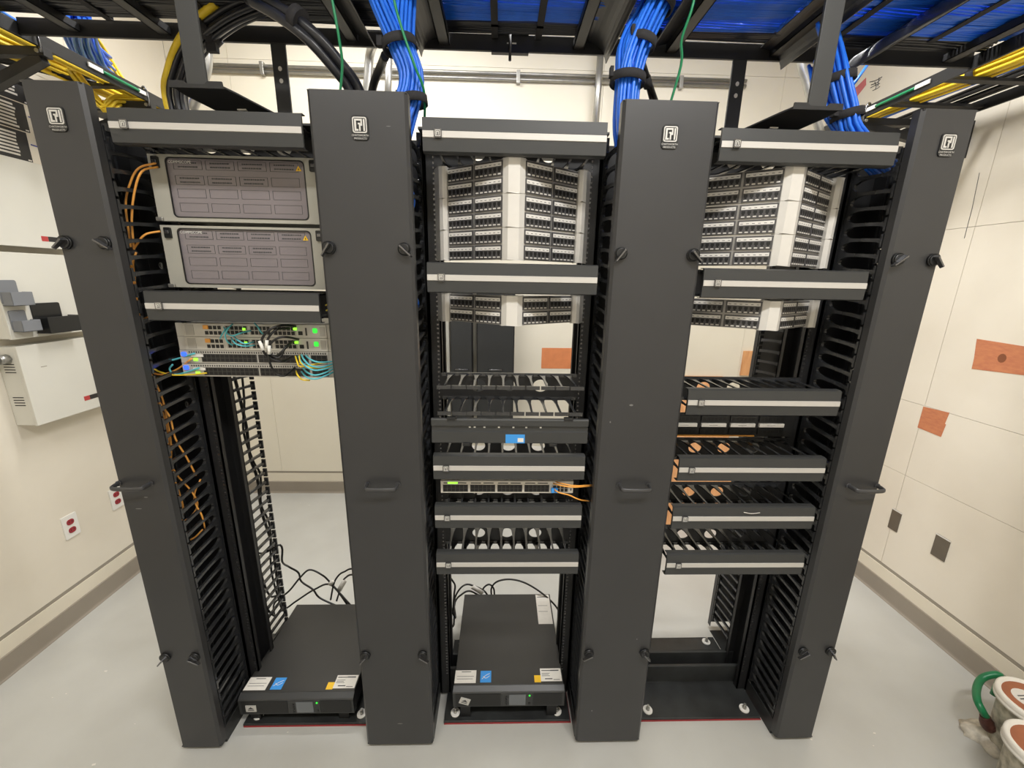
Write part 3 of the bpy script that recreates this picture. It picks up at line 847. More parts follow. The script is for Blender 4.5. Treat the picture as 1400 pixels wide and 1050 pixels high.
# ================================================================== FIBRE ENCLOSURES
def make_encl(n):
    t = thing('fibre_enclosure', 'x', 'enclosure', (0, 0, 0))
    w, h, yf = .2413, .0885, -.075
    obj('housing', MB().box(-.218, yf + .02, -h + .002, .218, .2, h - .002), 'encl', t, .002)
    out = [(-w, -h), (w, -h), (w, h), (-w, h)]
    hole = rrect(-.193, -.077, .193, .080, .012)
    obj('door_frame', MB().prism(out, 'y', yf, yf + .02, [hole]), 'encl', t)
    for q in (-w + .006, w - .006):
        obj('hinge_corner', MB().box(q - .01, yf - .006, -h - .001, q + .01, yf, -h + .01), 'steel', t, .002)
    win = obj('window_panel', MB().prism(rrect(-.193, -.077, .193, .080, .012), 'y', yf + .003, yf + .008), 'smoke', t, label='smoked see-through front window')
    obj('window_gasket', MB().prism(rrect(-.1945, -.0785, .1945, .0815, .0125), 'y', yf - .0015, yf + .001, [rrect(-.1915, -.0755, .1915, .0785, .0115)]), 'plastic', win)
    ln = MB()
    rows = [.063, .023, -.012, -.05]
    for r, z in enumerate(rows):
        for c in range(4):
            x0 = -.175 + c * .09
            for (a, b, cc, dd) in ((x0, z - .012, x0 + .08, z - .0113), (x0, z + .0113, x0 + .08, z + .012), (x0, z - .012, x0 + .0007, z + .012), (x0 + .0793, z - .012, x0 + .08, z + .012)):
                ln.box(a, yf + .0022, b, cc, yf + .003, dd)
            if r == 0 or (r == 1 and c < 3):
                tx = MB()
                for q in (.0035, -.007):
                    k = x0 + .012
                    while k < x0 + .066:
                        wd = .002 + .005 * random.random()
                        tx.box(k, yf + .0022, z + q, k + wd, yf + .003, z + q + .0035); k += wd + .0018
                obj('index_text', tx, 'ink', win)
    obj('index_grid', ln, 'ink', win)
    obj('maker_lettering', text_mb('COMMSCOPE', .0105, -.188, yf + .0018, .0665), 'white', win)
    tri = MB().prism([(.168, .054), (.184, .054), (.176, .068)], 'y', yf + .0018, yf + .003).prism([(.1745, .0565), (.1775, .0565), (.176, .0625)], 'y', yf + .0012, yf + .0018, mi=1)
    obj('warning_triangle', tri, ['yellowlabel', 'blackdeep'], win, label='small yellow warning triangle')
    for s in (-1, 1):
        l = obj('door_latch', MB().prism(rrect(s * .2195 - .0095, .052, s * .2195 + .0095, .082, .003), 'y', yf - .006, yf), 'plastic', t, .001)
        obj('latch_slider', MB().box(s * .2195 - .005, yf - .009, .064, s * .2195 + .006, yf - .006, .073), 'chrome', l, .001)
    return t
en = make_encl(0)
en.location = (cx['L'], Y0, 1.975)
tag(en, 'upper grey fibre enclosure with smoked window in the left rack', 'enclosure', 'grey fibre enclosures')
dup(en, (cx['L'], Y0, 1.7865), 'lower grey fibre enclosure with smoked window in the left rack', 'grey fibre enclosures')

# ================================================================== SWITCHES
def cage_row(mb, x0, x1, z0, z1, y, n, mi=1, gap=.0015):
    w = (x1 - x0) / n
    for k in range(n):
        mb.box(x0 + k * w + gap, y - .0006, z0, x0 + (k + 1) * w - gap, y, z1, mi)

# light router-style switches, left rack
def make_router():
    t = thing('network_router', 'x', 'network switch', (0, 0, 0))
    yf = -.09
    obj('chassis', MB().box(-.2185, yf, -.0205, .2185, .22, .0205), 'switch', t, .001)
    obj('mounting_ear', MB().box(-.2413, yf + .004, -.0205, -.2185, yf + .007, .0205), 'switch', t)
    obj('mounting_ear', MB().box(.2185, yf + .004, -.0205, .2413, yf + .007, .0205), 'switch', t)
    f = MB().box(-.21, yf - .001, -.016, -.185, yf, .016)
    obj('fan_grille', f, 'switch2', t)
    mb = MB().box(-.155, yf - .001, -.017, -.098, yf, .017)
    for r in (0, 1):
        cage_row(mb, -.153, -.1, -.014 + r * .0165, -.003 + r * .0165, yf - .001, 4)
    obj('port_block', mb, ['switch', 'blackdeep'], t)
    obj('port_caps', MB().box(-.154, yf - .004, .003, -.139, yf - .001, .015), 'orange', t, label='orange port caps')
    for x0, x1 in ((-.09, -.02), (-.015, .05), (.055, .125)):
        mb = MB().box(x0, yf - .001, -.014, x1, yf, .014)
        for r in (0, 1):
            cage_row(mb, x0 + .002, x1 - .002, -.012 + r * .014, -.001 + r * .014, yf - .001, 5)
        obj('port_block', mb, ['switch2', 'blackdeep'], t)
    obj('console_port', MB().box(.132, yf - .001, -.012, .145, yf, .0), 'blackdeep', t)
    obj('card_slot', MB().box(.154, yf - .001, -.013, .159, yf, .011), 'vent', t)
    obj('status_light', MB().prism(rrect(.177, -.005, .191, .010, .004), 'y', yf - .0015, yf), 'green_led', t, label='glowing green status lamp')
    obj('link_light', MB().box(.12, yf - .006, .004, .129, yf - .001, .011), 'lime_led', t)
    obj('link_light', MB().box(-.034, yf - .006, .001, -.027, yf - .001, .008), 'lime_led', t)
    obj('blank_cover', MB().box(.198, yf - .0012, -.014, .214, yf, .014), 'switch2', t, .0008)
    return t
ro = make_router()
ro.location = (cx['L'], Y0, 1.571)
tag(ro, 'upper light grey router with green lamp, under a striped manager of the left rack', 'network switch', 'light grey routers')
dup(ro, (cx['L'], Y0, 1.529), 'lower light grey router with yellow-green lamp, second unit under the striped manager', 'light grey routers')

def make_dsw():
    t = thing('network_switch', 'x', 'network switch', (0, 0, 0))
    yf = -.09
    obj('chassis', MB().box(-.2185, yf, -.0205, .2185, .24, .0205), 'switch2', t, .001)
    ear = obj('mounting_ear', MB().box(-.2413, yf + .002, -.0205, -.2185, yf + .006, .0205), 'switch2', t)
    obj('mounting_ear', MB().box(.2185, yf + .002, -.0205, .2413, yf + .006, .0205), 'switch2', t)
    obj('locator_light', MB().prism(rrect(-.2355, .001, -.2215, .014, .004), 'y', yf - .002, yf + .002), 'blue_led', ear, label='glowing blue lamp')
    vs = MB()
    for k in range(60):
        x = -.212 + k * .0071
        vs.box(x, yf - .0006, .0115, x + .0035, yf, .017)
    obj('vent_slots', vs, 'vent', t)
    for x0, x1 in ((-.175, -.005), (.0, .155), (.163, .214)):
        mb = MB().box(x0, yf - .0015, -.016, x1, yf, .009)
        n = max(3, int((x1 - x0) / .0135))
        cage_row(mb, x0 + .002, x1 - .002, -.0145, -.0045, yf - .0015, n)
        cage_row(mb, x0 + .002, x1 - .002, -.0025, .0075, yf - .0015, n)
        obj('port_block', mb, ['vent', 'blackdeep'], t)
    obj('pull_tab', MB().box(-.205, yf - .004, .0, -.168, yf, .008), 'ppstrip', t)
    obj('link_light', MB().box(-.2, yf - .003, -.013, -.188, yf, -.005), 'lime_led', t)
    return t
ds = make_dsw()
ds.location = (cx['L'], Y0, 1.487)
tag(ds, 'upper dark-ported switch with blue lamp below the two light grey routers', 'network switch', 'dark ported switches')
dup(ds, (cx['L'], Y0, 1.444), 'lowest dark-ported switch with blue lamp, bottom of the left rack stack', 'dark ported switches')

# 48-port light grey switch in the middle rack
t = thing('network_switch', 'light grey 48-port switch in the middle rack with orange cords at its right', 'network switch', (cx['M'], .06, 1.045))
X = cx['M'] - .005
yf, zc = .06, 1.066
obj('chassis', MB().box(X - .2215, yf, zc - .0218, X + .2215, .36, zc + .0218), 'switch', t, .001)
obj('mounting_ear', MB().box(cx['M'] - .2413, Y0 - .004, zc - .0218, X - .2215, Y0 - .001, zc + .0218), 'black', t)
obj('mounting_ear', MB().box(X + .2215, Y0 - .004, zc - .0218, cx['M'] + .2413, Y0 - .001, zc + .0218), 'black', t)
for j in range(4):
    x0 = X - .214 + j * .0905
    mb = MB().box(x0, yf - .0012, zc - .0165, x0 + .083, yf, zc + .009)
    cage_row(mb, x0 + .001, x0 + .082, zc - .0155, zc - .0045, yf - .0012, 6)
    cage_row(mb, x0 + .001, x0 + .082, zc - .0025, zc + .0075, yf - .0012, 6)
    obj('port_block', mb, ['vent', 'blackdeep'], t)
    obj('port_numbers', MB().box(x0 + .002, yf - .0008, zc + .0135, x0 + .036, yf, zc + .0168).box(x0 + .044, yf - .0008, zc + .0135, x0 + .078, yf, zc + .0168), 'vent', t)
mb = MB().box(X + .15, yf - .0014, zc - .0175, X + .206, yf, zc + .009)
cage_row(mb, X + .152, X + .204, zc - .015, zc - .004, yf - .0014, 4)
cage_row(mb, X + .152, X + .204, zc - .002, zc + .007, yf - .0014, 4)
obj('uplink_block', mb, ['switch2', 'blackdeep'], t)
obj('status_lights', MB().box(X - .198, yf - .0012, zc + .0125, X - .165, yf, zc + .018), 'lime_led', t, label='row of green lights')
obj('badge_text', MB().box(X + .212, yf - .0008, zc - .012, X + .216, yf, zc - .004), 'ink', t)

# ================================================================== UPS UNITS
def make_ups(name_label, x0, x1, zb, yf, yb, extra_label, tilt_badge):
    w = x1 - x0
    t = thing('power_backup_unit', name_label, 'power unit', ((x0 + x1) / 2, (yf + yb) / 2, zb), 'black power backup units')
    zt = zb + .087
    obj('chassis', MB().box(x0, yf + .022, zb, x1, yb, zt), 'ups', t, .002)
    z1 = zt - .012
    bz = MB().prism([(yf + .022, zb), (yf, zb + .003), (yf, z1 - .004), (yf + .004, z1), (yf + .022, zt)], 'x', x0 - .002, x1 + .002)
    b = obj('front_bezel', bz, 'upsface', t, .0015)
    obj('mesh_grille', MB().box(x0 + .008, yf - .0015, zb + .01, x0 + .42 * w, yf, z1 - .006), 'mesh', b)
    obj('mesh_grille', MB().box(x0 + .72 * w, yf - .0015, zb + .01, x1 - .008, yf, z1 - .006), 'mesh', b)
    obj('control_panel', MB().box(x0 + .43 * w, yf - .003, zb + .008, x0 + .71 * w, yf, z1 - .004), 'upsface', b, .001)
    obj('display', MB().box(x0 + .5 * w, yf - .0045, zb + .014, x0 + .65 * w, yf - .003, z1 - .008), 'lcd', b, .001, label='grey display screen')
    for k in range(4):
        obj('button', MB().cyl((x0 + .475 * w, yf - .003, zb + .018 + k * .012), (x0 + .475 * w, yf - .0055, zb + .018 + k * .012), .004, 10), 'plastic', b)
    obj('button', MB().cyl((x0 + .685 * w, yf - .003, zb + .02), (x0 + .685 * w, yf - .0055, zb + .02), .0055, 12), 'plastic', b)
    obj('power_light', MB().cyl((x0 + .685 * w, yf - .003, z1 - .013), (x0 + .685 * w, yf - .005, z1 - .013), .0036, 10), 'green_led', b, label='glowing green power lamp')
    mb = MB()
    xc_, zc_ = x0 + .1 * w, zb + .036
    c, s = math.cos(tilt_badge), math.sin(tilt_badge)
    def rot(u, v): return (xc_ + c * u - s * v, zc_ + s * u + c * v)
    mb.prism([rot(-.02, -.015), rot(.02, -.015), rot(.02, .015), rot(-.02, .015)], 'y', yf - .004, yf - .0015)
    mb.prism([rot(-.012, -.002), rot(0, .009), rot(.012, -.002)], 'y', yf - .0045, yf - .004, mi=1)
    mb.prism([rot(-.012, -.006), rot(.012, -.006), rot(.012, -.009), rot(-.012, -.009)], 'y', yf - .0045, yf - .004, mi=1)
    obj('front_badge', mb, ['badge', 'ink'], b, label='silver badge plate')
    e = .0006
    def lab(nm, fx0, fx1, y0, y1, m, lb, marks=()):
        mb = MB().box(x0 + fx0 * w, y0, zt, x0 + fx1 * w, y1, zt + e)
        for (a, bb, cc, dd) in marks:
            mb.box(x0 + (fx0 + (fx1 - fx0) * a) * w, y0 + (y1 - y0) * bb, zt + e, x0 + (fx0 + (fx1 - fx0) * cc) * w, y0 + (y1 - y0) * dd, zt + e * 1.5, 1)
        return obj(nm, mb, [m, 'ink'], t, label=lb)
    lines = [(.1, .3, .85, .33), (.1, .5, .9, .53), (.3, .85, .75, .9)]
    lab('paper_label', .0, .195, yf + .03, yf + .085, 'label', 'white paper label', lines)
    bl = lab('blue_label', .235, .335, yf + .032, yf + .082, 'bluelabel', 'square blue label')
    zz = zt + e
    sw = MB()
    xa_, xb_ = x0 + .25 * w, x0 + .322 * w
    sw.tube(catmull([(xa_, yf + .046, zz), ((xa_ + xb_) / 2, yf + .062, zz), (xb_, yf + .07, zz)], 5), .0012, 5)
    sw.tube(catmull([(xa_ + .004, yf + .058, zz), ((xa_ + xb_) / 2, yf + .05, zz), (xb_, yf + .06, zz)], 5), .001, 5)
    obj('label_swoosh', sw, 'label', bl)
    lab('warning_label', .735, .795, yf + .03, yf + .06, 'yellowlabel', 'small yellow warning label')
    lab('paper_label', .795, .99, yf + .034, yf + .09, 'label', 'white printed specification label', [(.06, .8, .5, .86), (.06, .6, .45, .63), (.06, .5, .4, .53), (.06, .4, .45, .43), (.2, .15, .55, .22), (.6, .1, .9, .14), (.5, .8, .9, .88)])
    if extra_label:
        lab('paper_label', .83, .985, yb - .19, yb - .005, 'label', 'tall white paper label at the back', [(.1, .9, .7, .92), (.1, .6, .8, .61), (.1, .4, .75, .41)])
    return t
make_ups('black power backup unit under the middle rack with a tall white label behind', -.170, .270, .078, .088, .595, True, -.35)
make_ups('black power backup unit at the foot of the left rack', -1.006, -.566, .054, .088, .56, False, 0)
# rails under the units, resting on the base angles
for nm, x0, x1, z in (('middle', -.165, .265, .078), ('left', -1.0, -.572, .054)):
    for sd, xx in (('left', x0 + .02), ('right', x1 - .06)):
        solo('support_block', MB().box(xx, .1, .0145, xx + .04, .19, z), 'blackdeep', 'black support foot under the %s end of the %s power backup unit' % (sd, nm), 'support')

# ================================================================== OVERHEAD: ladder racks, posts, drop-outs
ZS0, ZS1 = 2.512, 2.562
t = thing('ladder_rack', 'black overhead ladder rack running across above all three racks', 'cable tray', (0, .275, ZS0))
for y in (.5, .05):
    obj('side_rail', MB().box(-1.634, y - .005, ZS0, 1.694, y + .005, ZS1), 'black', t, .001)
rx = [-1.45, -1.15, -.52, -.205, .262, .59, .965, 1.295, 1.6]
for x in rx:
    mb = MB().box(x - .019, .055, ZS0 + .012, x + .019, .495, ZS0 + .014)
    mb.box(x - .019, .055, ZS0 + .012, x - .016, .495, ZS0 + .036).box(x + .016, .055, ZS0 + .012, x + .019, .495, ZS0 + .036)
    obj('rung', mb, 'black', t)
obj('splice_clamp', MB().box(-.042, .488, ZS0 - .007, .088, .506, ZS0 - .001).box(-.042, .488, ZS1 + .001, .088, .506, ZS1 + .007).cyl((.023, .49, ZS1 + .008), (.023, .49, ZS0 - .03), .005, 8), 'black', t)
obj('splice_bolts', MB().box(.012, .4935, ZS0 + .022, .022, .4945, ZS0 + .026).box(.03, .4935, ZS0 + .022, .045, .4945, ZS0 + .026), 'white', t)

def tray_y(label, xa, xb, y0, y1, z0, rungs):
    t = thing('ladder_rack', label, 'cable tray', ((xa + xb) / 2, (y0 + y1) / 2, z0))
    for x in (xa, xb):
        obj('side_rail', MB().box(x - .005, y0, z0, x + .005, y1, z0 + .045), 'black', t, .001)
    for y in rungs:
        obj('rung', MB().box(min(xa, xb) + .005, y - .016, z0 + .008, max(xa, xb) - .005, y + .016, z0 + .02), 'black', t, .001)
    return t
tray_y('black overhead ladder rack along the left wall full of yellow fibre', -1.64, -2.06, -.4, 1.9, 2.506, [-.2, .05, .3, .62, .90, 1.18, 1.45, 1.75])
tray_y('black overhead ladder rack along the right wall full of yellow and blue cables', 1.70, 2.13, -.4, 1.9, 2.506, [-.2, .05, .3, .60, .83, 1.06, 1.3, 1.55, 1.78])
# triangular wall brackets under the wall trays
def wall_bracket(xin, xw, y, z, label, drop=.27):
    mb = MB()
    s = 1 if xw > xin else -1
    mb.box(xin - s * .02, y - .016, z - .028, xw, y + .016, z)
    a, b = (xin, z - .03), (xw, z - drop)
    d = Vector((b[0] - a[0], b[1] - a[1])).normalized() * .016
    n = (-d.y, d.x)
    mb.prism([(a[0] - n[0], a[1] - n[1]), (b[0] - n[0], b[1] - n[1]), (b[0] + n[0], b[1] + n[1]), (a[0] + n[0], a[1] + n[1])], 'y', y - .014, y + .014)
    mb.box(xw - s * .006, y - .02, z - drop - .03, xw, y + .02, z)
    t = thing('tray_bracket', label, 'bracket', (xw - s * .1, y, z - drop - .03), 'triangular tray brackets')
    obj('bracket_arm', mb, 'black', t, .001)
    obj('clamp_bolt', MB().cyl((xin, y - .012, z - .014), (xin, y - .02, z - .014), .007, 8), 'steel', t)
    obj('clamp_hook', MB().tube(catmull([(xin - s * .014, y - .017, z - .02), (xin - s * .016, y - .02, z + .03), (xin - s * .006, y - .02, z + .056), (xin + s * .006, y - .018, z + .05)], 4), .0045, 6), 'chrome', t)
wall_bracket(-1.64, XL, .565, 2.504, 'nearer black triangular bracket holding the left wall ladder rack')
wall_bracket(-1.64, XL, 1.02, 2.504, 'farther black triangular bracket under the left wall ladder rack behind the first upright', .2)
wall_bracket(1.70, XR, .95, 2.504, 'black triangular bracket under the right wall ladder rack behind the last upright', .13)

# support posts and their brackets on top of the racks
def support(label, x, y, zb, front):
    t = thing('tray_support_post', label, 'support post', (x, y, zb), 'support posts under the ladder rack')
    mb = MB()
    if front:
        mb.box(x - .025, y - .004, zb, x + .025, y + .004, 2.95)
    else:
        mb.box(x - .025, y - .004, zb, x + .025, y + .004, ZS0)
    obj('post', mb, 'door', t, .001)
    if not front:
        h = MB()
        for zz in (2.40, 2.437):
            h.prism(ellipse(x, zz, .0065, .0075, 12), 'y', y - .0048, y - .0038)
        obj('bolt_hole', h, 'label', t)
    # gusset shelf reaching back to the rack top
    if front:
        sgn = 1 if x < 0 else -1
        g0 = zb
        gp = [(x - sgn * .065, y - .006), (x + sgn * .065, y - .006), (x + sgn * .085, y + .02), (x + sgn * .20, .215), (x + sgn * .20, .25), (x + sgn * .06, .25), (x - sgn * .055, y + .03)]
        gz = [zb - .05 * max(0, min(1, (q[1] - y) / .19)) for q in gp]
        n = len(gp)
        mb = MB().add([(q[0], q[1], h) for q, h in zip(gp, gz)] + [(q[0], q[1], h - .004) for q, h in zip(gp, gz)],
                      [tuple(range(n)), tuple(range(2 * n - 1, n - 1, -1))] + [(i, i + n, (i + 1) % n + n, (i + 1) % n) for i in range(n)])
        mb.prism([(x - .068, zb - .008), (x + .068, zb - .008), (x + .066, zb + .008), (x + .03, zb + .008), (x + .022, zb + .001), (x - .022, zb + .001), (x - .03, zb + .008), (x - .066, zb + .008)], 'y', y - .010, y - .006)
        b = obj('gusset_plate', mb, 'black', t)
        obj('slot', MB().box(x + sgn * .06 - .012, y + .075, zb - .026, x + sgn * .06 + .012, y + .083, zb - .0225), 'label', b)
        obj('foot_strap', MB().box(x + sgn * .06, .20, RZ, x + sgn * .20, .25, zb - .048), 'black', t)
    else:
        obj('foot_plate', MB().box(x - .04, .35, RZ, x + .04, y + .01, RZ + .005).box(x - .025, y - .004, RZ, x + .025, y + .004, zb), 'black', t)
support('left front flat support post rising from a gusset plate over the left rack', -.782, .05, 2.205, True)
support('right front flat support post rising from a gusset plate over the right rack', .842, .05, 2.2, True)
support('left rear support post with two round holes behind the left rack', -.778, .5, 2.16, False)
support('right rear support post with two round holes behind the right rack', .845, .5, 2.16, False)

# curved drop-out sheets on the rungs
def dropout(x_top, x_edge, drop, y0, y1, label, m='cover', n=9, sm=False):
    sgn = 1 if x_edge > x_top else -1
    mb = MB()
    w = abs(x_edge - x_top)
    out, inn = [], []
    z0 = ZS0 + .04
    for k in range(n):
        a = (PI / 2) * k / (n - 1) * .95
        out.append((x_top + sgn * w * math.sin(a), z0 - drop * (1 - math.cos(a))))
        inn.append((x_top + sgn * (w - .003) * math.sin(a), z0 - .003 - (drop - .003) * (1 - math.cos(a))))
    poly = out + inn[::-1]
    def sweep(ya, yb):
        mb.prism(poly, 'y', ya, yb, sm=sm)
    sweep(y0, y1)
    return solo('cable_dropout', mb, m, label, 'cable drop-out', 'curved cable drop-outs')
dropout(-.20, -.288, .068, .06, .5, 'curved dark cable drop-out right of the left blue bundle')
dropout(.285, .366, .07, .06, .5, 'curved dark cable drop-out left of the middle blue bundle')
dropout(.91, 1.0, .07, .06, .5, 'curved dark cable drop-out beside the right front support post')
dropout(1.31, 1.222, .085, .06, .497, 'shiny rounded drop-out right of the right blue bundle', 'sheen', 12, True)
dropout(-.545, -.44, .05, .06, .49, 'curved dark cable drop-out left of the left blue bundle')
dropout(.59, .50, .055, .06, .49, 'curved dark cable drop-out right of the middle blue bundle', 'cordgloss')

# ================================================================== CABLES
def cable_run(t, n, ctr, spread, m, r, seed, name='cable', twist=.8, sides=6, sub=4):
    """n cables following a centre line inside a round bundle"""
    rnd = random.Random(seed)
    C = catmull(ctr, sub)
    for k in range(n):
        rad = spread * math.sqrt((k + .5) / n)
        th = k * 2.39996
        tw = twist * (rnd.random() - .3)
        wob = [rnd.uniform(-1, 1) for _ in range(4)]
        path = []
        for i, p in enumerate(C):
            u = i / (len(C) - 1)
            Tg = (C[min(i + 1, len(C) - 1)] - C[max(i - 1, 0)]).normalized()
            A = Vector((0, 1, 0)).cross(Tg)
            A = A.normalized() if A.length > 1e-4 else Vector((1, 0, 0))
            B = Tg.cross(A)
            a = th + tw * u
            rr = rad * (1 + .18 * wob[0] * math.sin(3 * u + wob[1]))
            path.append(p + A * (rr * math.cos(a)) + B * (rr * math.sin(a)))
        obj(name, MB().tube(path, r, sides), m, t)

def strap(t, c, axis, rx, h=.011, m='velcro', name='hook_and_loop_strap'):
    c = Vector(c); ax = Vector(axis).normalized()
    mb = MB()
    A = Vector((0, 1, 0)).cross(ax).normalized(); B = ax.cross(A)
    n = 24
    vs, fs = [], []
    for j, (dr, dz) in enumerate(((0, -h), (.003, -h), (.003, h), (0, h))):
        for k in range(n):
            a = 2 * PI * k / n
            vs.append(c + A * ((rx + dr) * math.cos(a)) + B * ((rx + dr) * math.sin(a)) + ax * dz)
    for j in range(4):
        j2 = (j + 1) % 4
        for k in range(n):
            k2 = (k + 1) % n
            fs.append((j * n + k, j * n + k2, j2 * n + k2, j2 * n + k))
    mb.add(vs, fs, 0, True)
    # loose tail
    p = c + A * (rx + .002) + B * (-rx * .2)
    q = p + A * .004 - ax * (h * 2.2)
    mb.box(min(p.x, q.x) - .003, p.y - .009, min(p.z, q.z), max(p.x, q.x) + .003, p.y + .009, max(p.z, q.z))
    return obj(name, mb, m, t)

# three blue bundles dropping into the uprights
b1 = [(-0.353, 0.160, 2.529), (-0.332, 0.150, 2.459), (-0.282, 0.130, 2.347), (-0.256, 0.130, 2.266), (-.29, .12, 2.16), (-.325, .12, 2.05), (-.335, .12, 1.95)]
t = thing('cable_bundle', 'left bundle of bright blue data cables dropping behind the second upright', 'cable bundle', (-.262, .13, 2.05), 'hanging blue bundles')
cable_run(t, 20, b1, .030, 'blue', .0052, 1)
b1b = [(-0.268, 0.200, 2.564), (-0.271, 0.170, 2.472), (-0.274, 0.140, 2.352), (-0.254, 0.140, 2.270), (-.285, .135, 2.16), (-.32, .13, 2.05), (-.335, .13, 1.95)]
cable_run(t, 20, b1b, .030, 'blue', .0052, 2)
strap(t, (-0.282, 0.132, 2.348), (.2, 0, -1), .044); strap(t, (-0.248, 0.130, 2.216), (.1, 0, -1), .035)
b2 = [(0.479, 0.200, 2.589), (0.431, 0.170, 2.495), (0.375, 0.140, 2.375), (0.352, 0.130, 2.283), (.352, .12, 2.16), (.385, .12, 2.05), (.40, .12, 1.95)]
t = thing('cable_bundle', 'middle bundle of bright blue data cables dropping left of the third upright', 'cable bundle', (.33, .13, 2.05), 'hanging blue bundles')
cable_run(t, 20, b2, .032, 'blue', .0052, 3)
b2b = [(0.449, 0.220, 2.566), (0.406, 0.200, 2.476), (0.352, 0.160, 2.381), (0.348, 0.140, 2.287), (.352, .135, 2.16), (.385, .13, 2.05), (.40, .13, 1.95)]
cable_run(t, 18, b2b, .032, 'blue', .0052, 4)
strap(t, (0.349, 0.135, 2.285), (-.05, 0, -1), .046); strap(t, (0.385, 0.140, 2.379), (-.3, 0, -1), .034); strap(t, (0.432, 0.170, 2.488), (-.45, 0, -1), .038)
b3 = [(0.954, 0.240, 2.496), (0.970, 0.220, 2.432), (0.974, 0.170, 2.326), (1.000, 0.150, 2.236), (1.023, 0.140, 2.172), (1.15, .14, 2.08)]
t = thing('cable_bundle', 'right bundle of bright blue data cables dropping by the rightmost upright', 'cable bundle', (1.125, .15, 2.0), 'hanging blue bundles')
cable_run(t, 16, b3, .026, 'blue', .0052, 5)
b3b = [(0.991, 0.300, 2.412), (0.972, 0.240, 2.346), (0.972, 0.190, 2.269), (1.008, 0.160, 2.197), (1.031, 0.160, 2.173), (1.14, .15, 2.08)]
cable_run(t, 10, b3b, .022, 'blue', .0052, 6)
strap(t, (0.984, 0.190, 2.326), (.2, 0, -1), .046); strap(t, (1.011, 0.155, 2.223), (.2, 0, -1), .038)

# flat beds of cable lying in the cross ladder rack
def cable_bed(label, x0, x1, y0, y1, m, r, layers, z0, seed, sag=.0, cat='cable bundle', strapx=(), n_max=90):
    rnd = random.Random(seed)
    t = thing('cable_bundle', label, cat, ((x0 + x1) / 2, (y0 + y1) / 2, z0), 'cable beds in the overhead ladder rack')
    cnt = 0
    for L in range(layers):
        y = y0
        while y < y1 and cnt < n_max:
            path = []
            for i in range(9):
                u = i / 8
                path.append((x0 + (x1 - x0) * u, y + .006 * math.sin(5 * u + seed + y * 60), z0 + r + L * r * 1.75 + .004 * math.sin(7 * u + y * 90 + L) - sag * math.sin(PI * u) + rnd.uniform(0, .003)))
            obj('cable', MB().tube(path, r, 6), m, t)
            y += r * 1.95; cnt += 1
    for sx in strapx:
        zz = z0 - sag - .004
        mb = MB().box(sx - .011, y0 - .008, zz, sx + .011, y1 + .008, zz + .003).box(sx - .011, y1 + .006, zz, sx + .011, y1 + .009, z0 + layers * r * 2)
        mb.box(sx - .011, y0 - .009, zz, sx + .011, y0 - .006, z0 + layers * r * 2)
        obj('hook_and_loop_strap', mb, 'velcro', t)
    return t
ZB = ZS0 + .04
cable_bed('bed of blue data cables in the overhead ladder rack above the middle rack', -.19, .9, .07, .41, 'blue', .0042, 2, ZB, 11, .004, strapx=(-.03, .12))
cable_bed('bed of blue data cables in the overhead ladder rack above the right rack', .9, 1.72, .07, .41, 'blue', .0042, 2, ZB, 12, .004, strapx=(1.12, 1.45))
cable_bed('bed of black cables along the rear side rail of the overhead ladder rack', -.19, 1.7, .415, .478, 'cordgloss', .0048, 2, ZB, 13, .004, strapx=(-.03, .12, 1.15))
cable_bed('bed of black cables in the overhead ladder rack above the left rack', -1.7, -.25, .20, .455, 'cordgloss', .0052, 2, ZB, 14, .004, strapx=(-1.3, -.95))
cable_bed('thin bed of blue cables behind the black ones above the left rack', -1.72, -.6, .10, .19, 'blue', .0042, 1, ZB, 15, .0)

# big black feeder cables with one yellow, left
arc = [(-0.600, 0.350, 2.608), (-0.722, 0.360, 2.559), (-0.862, 0.380, 2.519), (-0.997, 0.420, 2.464), (-1.085, 0.450, 2.385), (-1.116, 0.460, 2.289), (-1.06, .46, 2.0)]
t = thing('cable_bundle', 'thick black cables with one yellow cable curving down behind the left support post', 'cable bundle', (-1.06, .46, 2.0))
cable_run(t, 8, arc, .026, 'cordgloss', .0085, 21, sides=8, sub=5)
off = Vector((-.036, -.012, .03))
obj('yellow_cable', MB().tube(catmull([Vector(p) + Vector((-.034, -.01, .036 * max(0, 1 - i / 4))) for i, p in enumerate(arc[2:])], 6), .0125, 8), 'yellow', t, label='yellow cable')
strap(t, (-0.955, 0.410, 2.492), (.75, 0, .6), .036, .016)
diag = [(-0.684, 0.200, 2.489), (-0.600, 0.180, 2.443), (-0.522, 0.170, 2.388), (-0.468, 0.200, 2.334), (-0.429, 0.240, 2.277), (-.41, .26, 2.15)]
t = thing('cable_bundle', 'pair of thick glossy black feeder cables slanting down into the second upright', 'cable bundle', (-.41, .26, 2.15))
obj('feeder_cable', MB().tube(catmull(diag, 6), .014, 10), 'cordgloss', t)
obj('feeder_cable', MB().tube(catmull([Vector(p) + Vector((-.024, .0, -.012)) for p in diag], 6), .014, 10), 'cordgloss', t)
obj('cable_sleeve', MB().tube([(-0.575, 0.175, 2.428), (-0.556, 0.173, 2.414)], .031, 14), 'velcro', t)
t = thing('black_cable', 'short thick black cable rising from the second upright to the left blue bundle', 'cable', (-0.420, 0.350, 2.321))
obj('cable_jacket', MB().tube(catmull([(-0.429, 0.350, 2.300), (-0.409, 0.330, 2.340), (-0.372, 0.280, 2.363), (-0.343, 0.220, 2.363)], 5), .0125, 8), 'cord', t)
t = thing('black_cable', 'pair of black cords behind the middle blue bundle above the third upright', 'cable', (0.473, 0.300, 2.306))
obj('cable_jacket', MB().tube(catmull([(0.406, 0.200, 2.354), (0.435, 0.240, 2.331), (0.476, 0.300, 2.300)], 4), .007, 7), 'cord', t)
